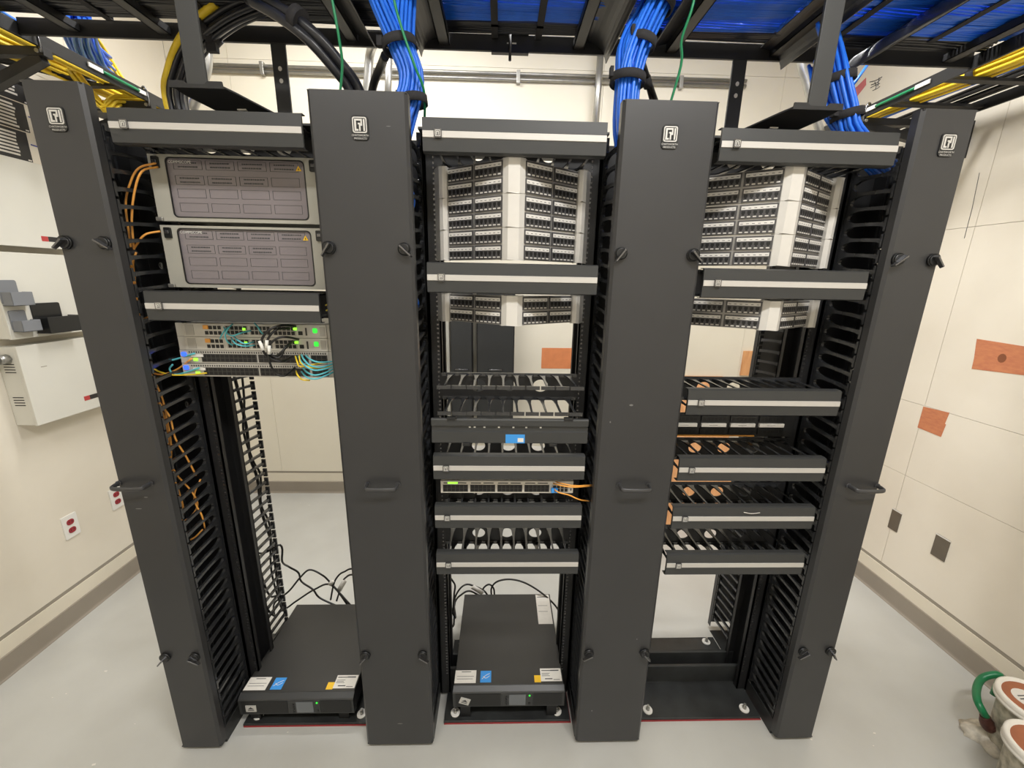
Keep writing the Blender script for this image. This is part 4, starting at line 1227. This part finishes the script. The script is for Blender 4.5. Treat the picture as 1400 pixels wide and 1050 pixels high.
obj('cable_jacket', MB().tube(catmull([(0.410, 0.200, 2.354), (0.444, 0.240, 2.327), (0.490, 0.300, 2.300)], 4), .007, 7), 'cord', t)
obj('cord_clip', MB().tube([(0.429, 0.230, 2.334), (0.444, 0.250, 2.320)], .014, 10), 'velcro', t)

# green ground wires
for pts, lab in (([(-0.447, 0.100, 2.459), (-0.440, 0.100, 2.412), (-0.435, 0.110, 2.345), (-0.439, 0.130, 2.295), (-.462, .15, 2.2), (-.462, .16, 2.1)], 'green ground wire hanging above the second upright'),
                 ([(-0.283, 0.080, 2.452), (-0.276, 0.080, 2.406), (-0.257, 0.080, 2.344), (-0.235, 0.090, 2.283), (-0.217, 0.120, 2.231), (-.235, .2, 2.15)], 'green ground wire crossing in front of the left blue bundle'),
                 ([(0.494, 0.080, 2.470), (0.487, 0.080, 2.423), (0.477, 0.100, 2.368), (0.490, 0.120, 2.318), (.475, .15, 2.2), (.475, .16, 2.1)], 'green ground wire hanging above the third upright')):
    mb = MB().tube(catmull(pts, 6), .0036, 7)
    solo('ground_wire', mb, 'green', lab, 'wire')

# wall-tray contents
def run_y(label, ctr, n, spread, m, r, seed, straps=(), flat=None, group='cables in the wall ladder racks'):
    t = thing('cable_bundle', label, 'cable bundle', ctr[len(ctr) // 2], group)
    cable_run(t, n, ctr, spread, m, r, seed, sub=3)
    return t
run_y('yellow fibre bundle lying in the left wall ladder rack along its inner rail', [(-1.72, -.3, 2.548), (-1.72, .3, 2.548), (-1.715, .9, 2.546), (-1.71, 1.5, 2.546), (-1.70, 1.85, 2.546)], 20, .022, 'yellow', .0055, 31)
run_y('second yellow fibre bundle in the left wall ladder rack nearer the wall', [(-1.97, -.3, 2.56), (-1.93, .4, 2.56), (-1.84, 1.0, 2.556), (-1.80, 1.85, 2.555)], 18, .03, 'yellow', .0055, 32)
run_y('yellow fibre strands rising steeply behind the blue cables of the left wall ladder rack', [(-1.903, 1.250, 2.622), (-1.946, 1.250, 2.695), (-1.965, 1.220, 2.772), (-1.943, 1.150, 2.824), (-1.890, 1.050, 2.840)], 10, .022, 'yellow', .0065, 33)
run_y('blue cable bundle dropping from the cross ladder rack into the left wall ladder rack', [(-1.654, 0.750, 2.702), (-1.746, 0.850, 2.702), (-1.825, 0.950, 2.702), (-1.890, 1.050, 2.702), (-1.964, 1.200, 2.726)], 30, .05, 'blue', .0065, 34)
run_y('blue cable bundle lying in the near end of the left wall ladder rack', [(-1.79, -.1, 2.61), (-1.77, .3, 2.605), (-1.75, .55, 2.59), (-1.74, .75, 2.57)], 14, .026, 'blue', .0052, 35)
run_y('yellow fibre loop hanging under the left wall ladder rack behind the first upright', [(-1.76, .80, 2.535), (-1.790, 0.930, 2.462), (-1.768, 0.960, 2.470), (-1.754, 1.000, 2.506), (-1.66, 1.08, 2.535)], 9, .02, 'yellow', .006, 36)
run_y('black cables crossing the left wall ladder rack beside the yellow fibre', [(-2.03, .70, 2.545), (-1.93, .78, 2.545), (-1.86, .86, 2.545), (-1.78, .93, 2.545)], 5, .016, 'cord', .006, 37)
yb = run_y('yellow fibre bundle lying in the right wall ladder rack', [(1.90, -.35, 2.56), (1.88, .3, 2.56), (1.86, .6, 2.558), (1.80, .95, 2.556), (1.79, 1.4, 2.556), (1.8, 1.85, 2.556)], 24, .03, 'yellow', .0055, 41)
run_y('blue cable bundle lying beside the yellow fibre in the right wall ladder rack', [(1.95, -.35, 2.55), (1.93, .3, 2.552), (1.91, .6, 2.552), (1.855, .95, 2.55), (1.85, 1.4, 2.55), (1.86, 1.85, 2.55)], 8, .02, 'blue', .0055, 42)
run_y('black cable bundle nearest the wall in the right wall ladder rack', [(2.05, -.35, 2.557), (2.05, .3, 2.557), (2.04, .8, 2.557), (2.03, 1.85, 2.557)], 10, .028, 'cord', .007, 43)
for x, y in ((1.87, .42), (1.855, .62), (1.82, .84)):
    strap(yb, (x, y, 2.558), (0, 1, .01), .037, .014)
# green jumper bonded to each inner rail
for s, x, ys in ((-1, -1.629, (.79, .96)), (1, 1.689, (.70, .88))):
    z = 2.53
    t = thing('ground_jumper', ('left' if s < 0 else 'right') + ' green bonding jumper with crimped ends on the wall ladder rack', 'wire', (x, sum(ys) / 2, z))
    obj('green_jacket', MB().tube(catmull([(x, ys[0], z), (x - s * .008, (ys[0] + ys[1]) / 2, z - .004), (x, ys[1], z)], 5), .006, 7), 'green', t)
    obj('crimp_lug', MB().box(x - .003, ys[0] - .06, z - .008, x + .003, ys[0], z + .008), 'ppstrip', t, .001)
    obj('crimp_lug', MB().box(x - .003, ys[1], z - .008, x + .003, ys[1] + .05, z + .008), 'ppstrip', t, .001)
# small blue coil on the rear top of the right rack, aqua scrap on the left
t = thing('cable_bundle', 'small flat blue cable coil lying on top of the right rack', 'cable bundle', (.9, .40, 2.16))
cable_run(t, 7, [(.72, .41, 2.165), (.79, .40, 2.175), (.87, .40, 2.18), (.93, .40, 2.172), (.98, .41, 2.165)], .012, 'blue', .0045, 51)
obj('hook_and_loop_strap', MB().box(.865, .385, 2.16, .885, .418, 2.197), 'velcro', t, .003)
solo('aqua_cord', MB().tube(catmull([(-.72, .40, 2.165), (-.66, .39, 2.172), (-.58, .40, 2.165), (-.54, .41, 2.16)], 5), .006, 7), 'aqua', 'pale aqua cord end lying on top of the left rack', 'cord')
solo('blue_patch_cord', MB().tube([(1.270, 0.500, 2.439), (1.337, 0.550, 2.508), (1.400, 0.600, 2.572)], .005, 7), 'blue', 'single blue cord slanting up from the right bundle', 'cord')

# orange fibres inside the first upright
def ofib(pts, lab, r=.0028, m='orange', grp='orange fibre cords in the first upright'):
    return solo('fibre_cable', MB().tube(catmull(pts, 5), r, 6), m, lab, 'fibre cord', grp)
ofib([(-0.975, 0.120, 2.039), (-1.010, 0.100, 2.020), (-1.041, 0.100, 1.982), (-1.066, 0.100, 1.924), (-1.074, 0.100, 1.826), (-1.083, 0.100, 1.723), (-1.092, 0.100, 1.616), (-1.097, 0.100, 1.481), (-1.094, 0.100, 1.363), (-1.076, 0.100, 1.265), (-1.090, 0.100, 1.110), (-1.077, 0.100, 0.974), (-1.098, 0.100, 0.895)], 'orange fibre cord leaving the upper enclosure and hanging farthest left in the first upright')
ofib([(-0.972, 0.120, 2.029), (-0.995, 0.090, 2.010), (-1.026, 0.090, 1.958), (-1.049, 0.090, 1.884), (-1.062, 0.090, 1.795), (-1.089, 0.090, 1.692), (-1.096, 0.090, 1.584), (-1.102, 0.090, 1.460), (-1.076, 0.090, 1.342), (-1.053, 0.090, 1.294), (-1.049, 0.090, 1.219), (-1.042, 0.110, 1.146), (-1.046, 0.140, 1.064)], 'orange fibre cord leaving the upper enclosure and swinging right beside the second tie')
ofib([(-0.999, 0.120, 1.857), (-1.024, 0.100, 1.847), (-1.045, 0.095, 1.826), (-1.072, 0.095, 1.785), (-1.087, 0.095, 1.681), (-1.099, 0.095, 1.572), (-1.089, 0.095, 1.436), (-1.069, 0.095, 1.353), (-1.069, 0.095, 1.217), (-1.081, 0.095, 1.113), (-1.047, 0.110, 1.019), (-1.052, 0.130, 0.957), (-1.071, 0.120, 0.920), (-1.100, 0.100, 0.901)], 'orange fibre cord leaving the lower enclosure and looping low in the first upright')
ofib([(-1.051, 0.085, 1.795), (-1.079, 0.085, 1.740), (-1.086, 0.085, 1.664), (-1.082, 0.085, 1.604), (-1.060, 0.100, 1.612)], 'short orange fibre loop tied beside the lower enclosure')
ofib([(-1.096, 0.100, 1.594), (-1.103, 0.100, 1.527), (-1.104, 0.100, 1.458), (-1.088, 0.120, 1.426), (-1.039, 0.130, 1.438), (-0.959, 0.100, 1.483)], 'orange fibre cord curving out to the blue-lamp switches')
ofib([(-1.041, 0.150, 1.044), (-1.055, 0.130, 0.999), (-1.049, 0.120, 0.963), (-1.036, 0.120, 0.920), (-1.050, 0.140, 0.857)], 'orange fibre end curling at mid height of the first upright')
ofib([(-1.051, 0.130, 0.858), (-1.070, 0.120, 0.838), (-1.084, 0.110, 0.830)], 'lowest stray orange fibre tip in the first upright')
ofib([(-1.118, 0.110, 1.451), (-1.084, 0.120, 1.461), (-1.013, 0.120, 1.479), (-0.948, 0.100, 1.499)], 'aqua fibre cord from the first upright to the upper blue-lamp switch', .0028, 'aqua', 'aqua fibre cords of the left rack')
ofib([(-1.037, 0.120, 1.459), (-1.049, 0.120, 1.443), (-1.034, 0.120, 1.426), (-0.983, 0.110, 1.439), (-0.942, 0.100, 1.453)], 'aqua fibre cord from the first upright to the lowest blue-lamp switch', .0028, 'aqua', 'aqua fibre cords of the left rack')
ofib([(-1.091, 0.090, 1.483), (-1.085, 0.100, 1.451), (-1.044, 0.110, 1.428), (-0.976, 0.110, 1.429), (-0.922, 0.100, 1.437)], 'yellow fibre cord running under the blue-lamp switches from the first upright', .0026, 'yellow', 'yellow fibre cords of the left rack')
t = thing('cable_tie', 'black tie around the orange fibres beside the lower enclosure', 'tie', (-1.070, 0.090, 1.795))
obj('tie_band', MB().tube([(-1.075, 0.090, 1.801), (-1.062, 0.090, 1.785)], .014, 10), 'velcro', t)
for k, (px, pz) in enumerate(((1.655, 'upper'), (1.64, 'lower'))):
    solo('fibre_cable', MB().tube(catmull([(-.515, .06, px), (-.50, .05, px + .004), (-.48, .06, px + .002)], 4), .0024, 6), 'yellow', pz + ' yellow fibre stub entering the second upright beside the striped manager', 'fibre cord')

# cords on the routers and dark switches
yr = Y0 - .09
def cordset(paths, m, r, labs, grp):
    for pts, lab in zip(paths, labs):
        solo('patch_cable', MB().tube(catmull(pts, 5), r, 6), m, lab, 'patch cord', grp)

cordset([[(-0.833, 0.100, 1.582), (-0.832, 0.080, 1.574), (-0.843, 0.080, 1.560), (-0.856, 0.090, 1.548)],
         [(-0.818, 0.100, 1.592), (-0.817, 0.075, 1.581), (-0.829, 0.075, 1.561), (-0.832, 0.085, 1.540), (-0.828, 0.100, 1.526)],
         [(-0.766, 0.100, 1.572), (-0.777, 0.070, 1.569), (-0.804, 0.070, 1.560), (-0.827, 0.080, 1.567), (-0.846, 0.100, 1.582)],
         [(-0.820, 0.100, 1.553), (-0.789, 0.070, 1.545), (-0.769, 0.070, 1.536), (-0.762, 0.100, 1.538)],
         [(-0.829, 0.100, 1.549), (-0.799, 0.070, 1.536), (-0.774, 0.070, 1.529), (-0.761, 0.100, 1.527)],
         [(-0.752, 0.100, 1.595), (-0.728, 0.075, 1.585), (-0.721, 0.075, 1.571), (-0.726, 0.100, 1.559)]],
        'aqua', .0022, ['aqua fibre cord leftmost on the upper router', 'aqua fibre cord linking both routers at their left', 'aqua fibre cord arching across the upper router',
                        'aqua fibre cord drooping on the lower router, upper of two', 'aqua fibre cord drooping on the lower router, lower of two', 'aqua fibre cord hanging at the middle of the upper router'], 'aqua fibre cords of the routers')
cordset([[(-0.629, 0.100, 1.588), (-0.645, 0.050, 1.595), (-0.671, 0.030, 1.584), (-0.696, 0.030, 1.556), (-0.698, 0.030, 1.526), (-0.688, 0.040, 1.500), (-0.658, 0.050, 1.487), (-0.654, 0.100, 1.492)],
         [(-0.648, 0.100, 1.581), (-0.657, 0.050, 1.584), (-0.672, 0.035, 1.569), (-0.686, 0.035, 1.543), (-0.682, 0.040, 1.511), (-0.663, 0.050, 1.499), (-0.647, 0.060, 1.528), (-0.643, 0.100, 1.542)],
         [(-0.625, 0.100, 1.547), (-0.634, 0.050, 1.561), (-0.656, 0.035, 1.558), (-0.680, 0.030, 1.533), (-0.682, 0.030, 1.487), (-0.672, 0.040, 1.451), (-0.652, 0.050, 1.444), (-0.646, 0.100, 1.457)],
         [(-0.649, 0.100, 1.535), (-0.647, 0.060, 1.526), (-0.666, 0.050, 1.507), (-0.684, 0.050, 1.500), (-0.698, 0.050, 1.514)]],
        'cord', .0034, ['black stacking cord with the outermost loop across the routers', 'black stacking cord with a white tag looping inside the outermost one', 'black stacking cord dipping lowest across the dark switches', 'short black stacking cord from the lower router'], 'black stacking cords')
mb = MB()
for p, q in (((-0.702, 0.028, 1.552), (-0.695, 0.028, 1.524)), ((-0.682, 0.030, 1.554), (-0.685, 0.030, 1.530)), ((-0.676, 0.028, 1.539), (-0.679, 0.028, 1.513))):
    solo('cord_tag', MB().tube([p, q], .005, 8), 'white', 'white tag wrapped on a black stacking cord of the routers', 'tag', 'white tags on the stacking cords')
aq = []
rr = random.Random(5)
for k in range(7):
    a = rr.uniform(-4, 4); b = rr.uniform(-5, 5)
    aq.append((k, a, b))
ENDS = [[(-0.621, 0.100, 1.499), (-0.595, 0.060, 1.491), (-0.572, 0.050, 1.475), (-0.544, 0.060, 1.469), (-0.520, 0.090, 1.474)],
        [(-0.631, 0.100, 1.494), (-0.598, 0.055, 1.480), (-0.565, 0.045, 1.463), (-0.540, 0.060, 1.462), (-0.516, 0.090, 1.467)],
        [(-0.621, 0.100, 1.457), (-0.590, 0.060, 1.452), (-0.564, 0.050, 1.446), (-0.539, 0.060, 1.450), (-0.517, 0.090, 1.460)],
        [(-0.608, 0.100, 1.497), (-0.577, 0.060, 1.493), (-0.551, 0.060, 1.484), (-0.520, 0.090, 1.481)],
        [(-0.627, 0.100, 1.445), (-0.592, 0.060, 1.436), (-0.561, 0.050, 1.434), (-0.538, 0.060, 1.441), (-0.518, 0.090, 1.449)]]
cordset(ENDS, 'aqua', .0026, ['aqua fibre cord sweeping highest to the second upright from the upper dark switch', 'aqua fibre cord sweeping low to the second upright from the upper dark switch',
        'aqua fibre cord sweeping to the second upright from the lowest switch', 'aqua fibre cord running almost straight to the second upright from the upper dark switch', 'lowest aqua fibre cord drooping under the dark switches at their right'], 'aqua fibre cords at the right of the dark switches')
cordset([[(-0.640, 0.100, 1.494), (-0.617, 0.060, 1.486), (-0.610, 0.060, 1.470), (-0.577, 0.060, 1.475), (-0.534, 0.080, 1.481)],
         [(-0.643, 0.100, 1.447), (-0.620, 0.060, 1.443), (-0.608, 0.060, 1.429), (-0.589, 0.070, 1.424)],
         [(-0.628, 0.100, 1.497), (-0.602, 0.055, 1.480), (-0.564, 0.055, 1.467), (-0.519, 0.085, 1.466)]],
        'yellow', .0024, ['yellow fibre cord leaving the upper dark switch at its right', 'yellow fibre cord curling under the lowest dark switch', 'yellow fibre cord mixed in with the aqua ones at the right of the dark switches'], 'yellow cords of the dark switches')
# orange cords on the 48-port switch
cordset([[(0.191, 0.058, 1.087), (0.215, 0.030, 1.094), (0.254, 0.030, 1.088), (0.312, 0.060, 1.075)],
         [(0.183, 0.058, 1.081), (0.205, 0.025, 1.091), (0.248, 0.025, 1.086), (0.312, 0.060, 1.072)],
         [(0.184, 0.058, 1.062), (0.197, 0.030, 1.064), (0.232, 0.030, 1.054), (0.269, 0.040, 1.032), (0.311, 0.070, 1.009)]],
        'orange', .0024, ['orange fibre cord from the 48-port switch, upper of the top pair', 'orange fibre cord from the 48-port switch, lower of the top pair', 'orange fibre cord drooping below the 48-port switch'], 'orange cords of the 48-port switch')
solo('fibre_plug', MB().box(.175, .046, 1.052, .185, .06, 1.066).box(.187, .046, 1.052, .197, .06, 1.066), 'bluelabel', 'small blue fibre plugs at the right of the 48-port switch', 'plug', None, .001)
# blue cords glimpsed inside the second upright
for z0, z1, lab in ((1.93, 1.99, 'upper blue cord loop glimpsed between the fingers of the second upright'), (1.63, 1.69, 'lower blue cord loop glimpsed between the fingers of the second upright')):
    solo('patch_cable', MB().tube(catmull([(-.262, .10, z1), (-.257, .12, (z0 + z1) / 2), (-.27, .14, z0), (-.30, .16, z0 - .02)], 5), .005, 7), 'blue', lab, 'patch cord')

# power cords behind the units
def cord(pts, lab, r=.0045):
    return solo('power_cable', MB().tube(catmull(pts, 6), r, 8), 'cord', lab, 'cord', 'black power cords')
cord([(-.785, .575, .10), (-0.907, 0.600, 0.141), (-0.939, 0.600, 0.194), (-1.003, 0.620, 0.226), (-1.001, 0.600, 0.295), (-1.032, 0.580, 0.345), (-1.012, 0.500, 0.437), (-0.987, 0.460, 0.556), (-1.09, .44, .55), (-1.10, .43, 1.0), (-1.095, .43, 1.45)], 'black power cord climbing highest inside the rear of the first upright')
cord([(-.74, .575, .11), (-0.856, 0.620, 0.216), (-0.896, 0.620, 0.265), (-0.955, 0.620, 0.295), (-0.997, 0.600, 0.264), (-1.042, 0.570, 0.212), (-1.104, 0.540, 0.166), (-1.07, .47, .16), (-1.09, .44, .35), (-1.085, .44, 1.1)], 'black power cord arching behind the left power unit')
cord([(-.75, .575, .10), (-0.854, 0.620, 0.203), (-0.942, 0.620, 0.177), (-1.031, 0.600, 0.124), (-1.080, 0.570, 0.107), (-1.087, 0.550, 0.200), (-1.075, .46, .3), (-1.10, .44, .6)], 'black power cord lying low behind the left power unit')
cord([(-1.075, 0.457, 1.369), (-1.075, 0.474, 1.242), (-1.075, 0.487, 1.108), (-1.080, 0.490, 0.972), (-1.080, 0.516, 0.854), (-1.080, 0.513, 0.691), (-1.085, 0.559, 0.484), (-1.085, 0.559, 0.257), (-1.080, 0.556, 0.107)], 'black power cord running down inside the rear fingers of the first upright, thicker one', .0065)
cord([(-1.060, 0.488, 1.363), (-1.060, 0.475, 1.226), (-1.070, 0.457, 1.103), (-1.070, 0.490, 0.955), (-1.060, 0.509, 0.876), (-1.070, 0.500, 0.736), (-1.060, 0.523, 0.608), (-1.070, 0.502, 0.387), (-1.070, 0.533, 0.151)], 'black power cord weaving down inside the rear fingers of the first upright, thinner one')
cord([(-0.856, 0.600, 0.131), (-0.843, 0.620, 0.203), (-0.820, 0.620, 0.251), (-0.784, 0.620, 0.282), (-0.702, 0.600, 0.306), (-.47, .5, .22)], 'black power cord arching right behind the left power unit, outer one')
cord([(-0.827, 0.600, 0.122), (-0.816, 0.630, 0.167), (-0.784, 0.630, 0.238), (-0.704, 0.600, 0.272), (-.47, .52, .2)], 'black power cord arching right behind the left power unit, inner one')
solo('cord_tag', MB().tube([(-0.859, 0.615, 0.207), (-0.842, 0.615, 0.234)], .0105, 4, flat=.4), 'label', 'smaller white tag on a cord behind the left power unit', 'tag')
solo('cord_tag', MB().tube([(-0.822, 0.625, 0.163), (-0.787, 0.625, 0.225)], .012, 4, flat=.4), 'label', 'larger white tag on a cord behind the left power unit', 'tag')
cord([(-0.047, 0.610, 0.136), (-0.070, 0.620, 0.163), (-0.115, 0.620, 0.190), (-0.161, 0.620, 0.204), (-0.197, 0.600, 0.190), (-0.222, 0.580, 0.137), (-.205, .47, .14), (-.25, .46, .3)], 'black power cord behind the middle power unit with the white tag')
cord([(-0.096, 0.610, 0.145), (-0.145, 0.610, 0.172), (-0.182, 0.600, 0.163), (-0.217, 0.570, 0.137), (-.215, .46, .10), (-.26, .45, .25)], 'black power cord hugging the back edge of the middle power unit')
cord([(-0.016, 0.610, 0.135), (-0.020, 0.620, 0.176), (-0.043, 0.620, 0.203), (-0.070, 0.620, 0.186), (-0.088, 0.610, 0.154)], 'small black power cord loop behind the middle power unit')
cord([(-0.031, 0.610, 0.135), (-0.032, 0.620, 0.181), (-0.002, 0.620, 0.221), (0.063, 0.620, 0.234), (0.142, 0.610, 0.220), (0.232, 0.580, 0.179), (0.304, 0.540, 0.126), (.33, .47, .08)], 'long black power cord sweeping right behind the middle power unit')
cord([(-0.230, 0.520, 0.328), (-0.209, 0.520, 0.286), (-0.211, 0.500, 0.252), (-.215, .47, .18)], 'short black power cord at the left post behind the middle power unit')
solo('cord_tag', MB().tube([(-0.130, 0.605, 0.203), (-0.077, 0.605, 0.163)], .014, 4, flat=.35), 'label', 'white tag on the cord behind the middle power unit', 'tag')

# ================================================================== PAILS AND CABLE ON THE FLOOR, RIGHT
def pail(c, label, lid_mark):
    t = thing('plastic_pail', label, 'pail', c, 'pails by the right wall')
    h, r = .25, .094
    obj('pail_body', MB().lathe([(0, .0), (r * .86, .0), (r * .88, .01), (r, h - .02), (r, h)], c, 48), 'pail', t)
    lid = obj('lid', MB().lathe([(r, h - .022), (r + .013, h - .022), (r + .014, h - .012), (r + .011, h - .010), (r + .013, h - .006), (r + .013, h + .008), (r + .009, h + .013), (r + .001, h + .012), (r - .004, h + .004), (r - .007, h + .004)], c, 48), 'rim', t, label='white ribbed rim')
    obj('lid_centre', MB().cyl((c[0], c[1], h - .004), (c[0], c[1], h + .0045), r - .004, 48), 'rust', lid, label='rust brown lid centre')
    return t, lid, h, r
pt, lid, h, r = pail((2.0, -.062, 0), 'farther dirty pail with rust brown lid and white oval label, at the right edge', 0)
obj('oval_label', MB().prism(ellipse(1.985, -.045, .044, .044, 24), 'z', h + .0045, h + .0055), 'label', lid, label='white oval label')
obj('label_print', MB().box(1.96, -.032, h + .0055, 1.99, -.028, h + .006).box(1.955, -.044, h + .0055, 1.985, -.040, h + .006), 'ink', lid)
pt, lid, h, r = pail((1.836, -.22, 0), 'nearer dirty pail with rust brown lid and orange smear, at the bottom right corner', 1)
obj('smear', MB().prism([(1.785, -.215), (1.80, -.195), (1.83, -.2), (1.85, -.19), (1.83, -.215), (1.80, -.222)], 'z', h + .0045, h + .0053), 'orange', lid, label='orange smear')
# thick green cable looping to a copper lug on a dusty lump
t = thing('ground_cable', 'thick green cable looping beside the pails down to a bare copper end', 'cable', (1.88, .05, .03))
GX = [(2.03, .07, .13), (2.043, 0.080, 0.214), (2.013, 0.090, 0.210), (1.980, 0.090, 0.188), (1.930, 0.060, 0.176), (1.887, 0.020, 0.172), (1.880, -0.005, 0.157), (1.901, -0.010, 0.126)]
obj('green_jacket', MB().tube(catmull(GX, 6), .0125, 12), 'greenwire', t)
obj('copper_end', MB().tube(catmull([(1.897, -0.010, 0.130), (1.904, -0.015, 0.107), (1.912, -0.020, 0.091), (1.920, -0.030, 0.083)], 4), [.016, .016, .018, .02, .021, .021, .021, .022, .022, .022, .02, .018, .016], 10), 'copper', t, label='bare dull copper end')
mb = MB()
rnd = random.Random(3)
n, m_ = 22, 8
cc = Vector((1.964, -0.011, 0.020))
vs, fs = [], []
for j in range(m_ + 1):
    ph = (PI / 2) * j / m_
    for k in range(n):
        a = 2 * PI * k / n
        q = 1 + .22 * math.sin(3 * a + 1) + .1 * math.sin(7 * a + j) + rnd.uniform(-.05, .05)
        vs.append((cc.x + .085 * q * math.cos(ph) * math.cos(a), cc.y + .07 * q * math.cos(ph) * math.sin(a), .001 + .055 * math.sin(ph) * (1 + .25 * math.sin(5 * a))))
for j in range(m_):
    for k in range(n):
        k2 = (k + 1) % n
        fs.append((j * n + k, j * n + k2, (j + 1) * n + k2, (j + 1) * n + k))
mb.add(vs, fs, 0, True)
solo('plaster_lump', mb, 'rag', 'crumpled dusty white lump on the floor under the green cable end', 'debris')
# little chips of paint on the floor
rnd = random.Random(9)
for k in range(14):
    x, y = rnd.choice([(-1.6, .1), (1.6, .2), (-1.4, -.1), (1.45, .1)])
    x += rnd.uniform(-.3, .3); y += rnd.uniform(-.25, .4)
    a = rnd.uniform(0, PI); s = rnd.uniform(.003, .008)
    solo('paint_chip', MB().prism([(x + s * math.cos(a + q), y + .6 * s * math.sin(a + q)) for q in (0, 1.3, 2.8, 4.4)], 'z', 0, .0012), 'label', 'tiny pale paint chip on the grey floor beside the uprights', 'debris', 'paint chips on the floor')

# ================================================================== LIGHT
def fixture(x, y, z, L, label, watts):
    t = thing('ceiling_light', label, 'light fixture', (x, y, z), 'linear ceiling lights')
    obj('housing', MB().prism([(y - .09, z), (y + .09, z), (y + .06, z + .07), (y - .06, z + .07)], 'x', x - L / 2, x + L / 2), 'white', t)
    obj('diffuser', MB().prism([(y - .08, z - .001), (y - .06, z - .03), (y + .06, z - .03), (y + .08, z - .001)], 'x', x - L / 2 + .02, x + L / 2 - .02), 'lamp', t)
    obj('hanger', MB().cyl((x - L / 3, y, z + .07), (x - L / 3, y, ZC), .004, 6).cyl((x + L / 3, y, z + .07), (x + L / 3, y, ZC), .004, 6), 'steel', t)
    ld = bpy.data.lights.new('lamp_tube', 'AREA')
    ld.shape = 'RECTANGLE'; ld.size = L; ld.size_y = .16
    ld.energy = watts; ld.color = (1.0, .985, .965)
    lo = bpy.data.objects.new('lamp_tube', ld)
    COL.objects.link(lo)
    lo.parent = t
    lo.location = (0, 0, -.034)
LZ = 3.25
fixture(-.9, -1.5, LZ, 1.2, 'ceiling light in front of the racks, left one', 18)
fixture(.75, -1.3, LZ, 1.2, 'ceiling light in front of the racks, right one', 48)
fixture(-.85, 1.0, LZ + .2, 1.2, 'ceiling light behind the racks, left one', 33)
fixture(.75, .55, LZ + .1, 1.2, 'ceiling light behind the racks, right one', 42)
w = bpy.data.worlds.new('world'); SC.world = w
w.use_nodes = True
w.node_tree.nodes['Background'].inputs['Color'].default_value = (.05, .05, .05, 1)
w.node_tree.nodes['Background'].inputs['Strength'].default_value = .2

# ================================================================== CAMERA
F_PX, PITCH, YAW, ROLL = 555.95, .2496, .0309, .0183
cd = bpy.data.cameras.new('camera')
cd.sensor_width = 36; cd.sensor_fit = 'HORIZONTAL'; cd.lens = 36 * F_PX / 1400
cd.clip_start = .02; cd.clip_end = 50
cam = bpy.data.objects.new('camera', cd)
COL.objects.link(cam)
cp, sp, cy, sy = math.cos(PITCH), math.sin(PITCH), math.cos(YAW), math.sin(YAW)
fw = Vector((sy * cp, cy * cp, -sp)); rt = Vector((cy, -sy, 0)); up = rt.cross(fw)
R = math.cos(ROLL) * rt + math.sin(ROLL) * up
U = -math.sin(ROLL) * rt + math.cos(ROLL) * up
cam.matrix_world = Matrix(((R.x, U.x, -fw.x, 0), (R.y, U.y, -fw.y, -1.1716), (R.z, U.z, -fw.z, 1.7361), (0, 0, 0, 1)))
SC.camera = cam
SC.view_settings.view_transform = 'Standard'
SC.view_settings.look = 'None'
SC.view_settings.exposure = 0.05
SC.view_settings.gamma = 1
SC.view_settings.use_curve_mapping = False
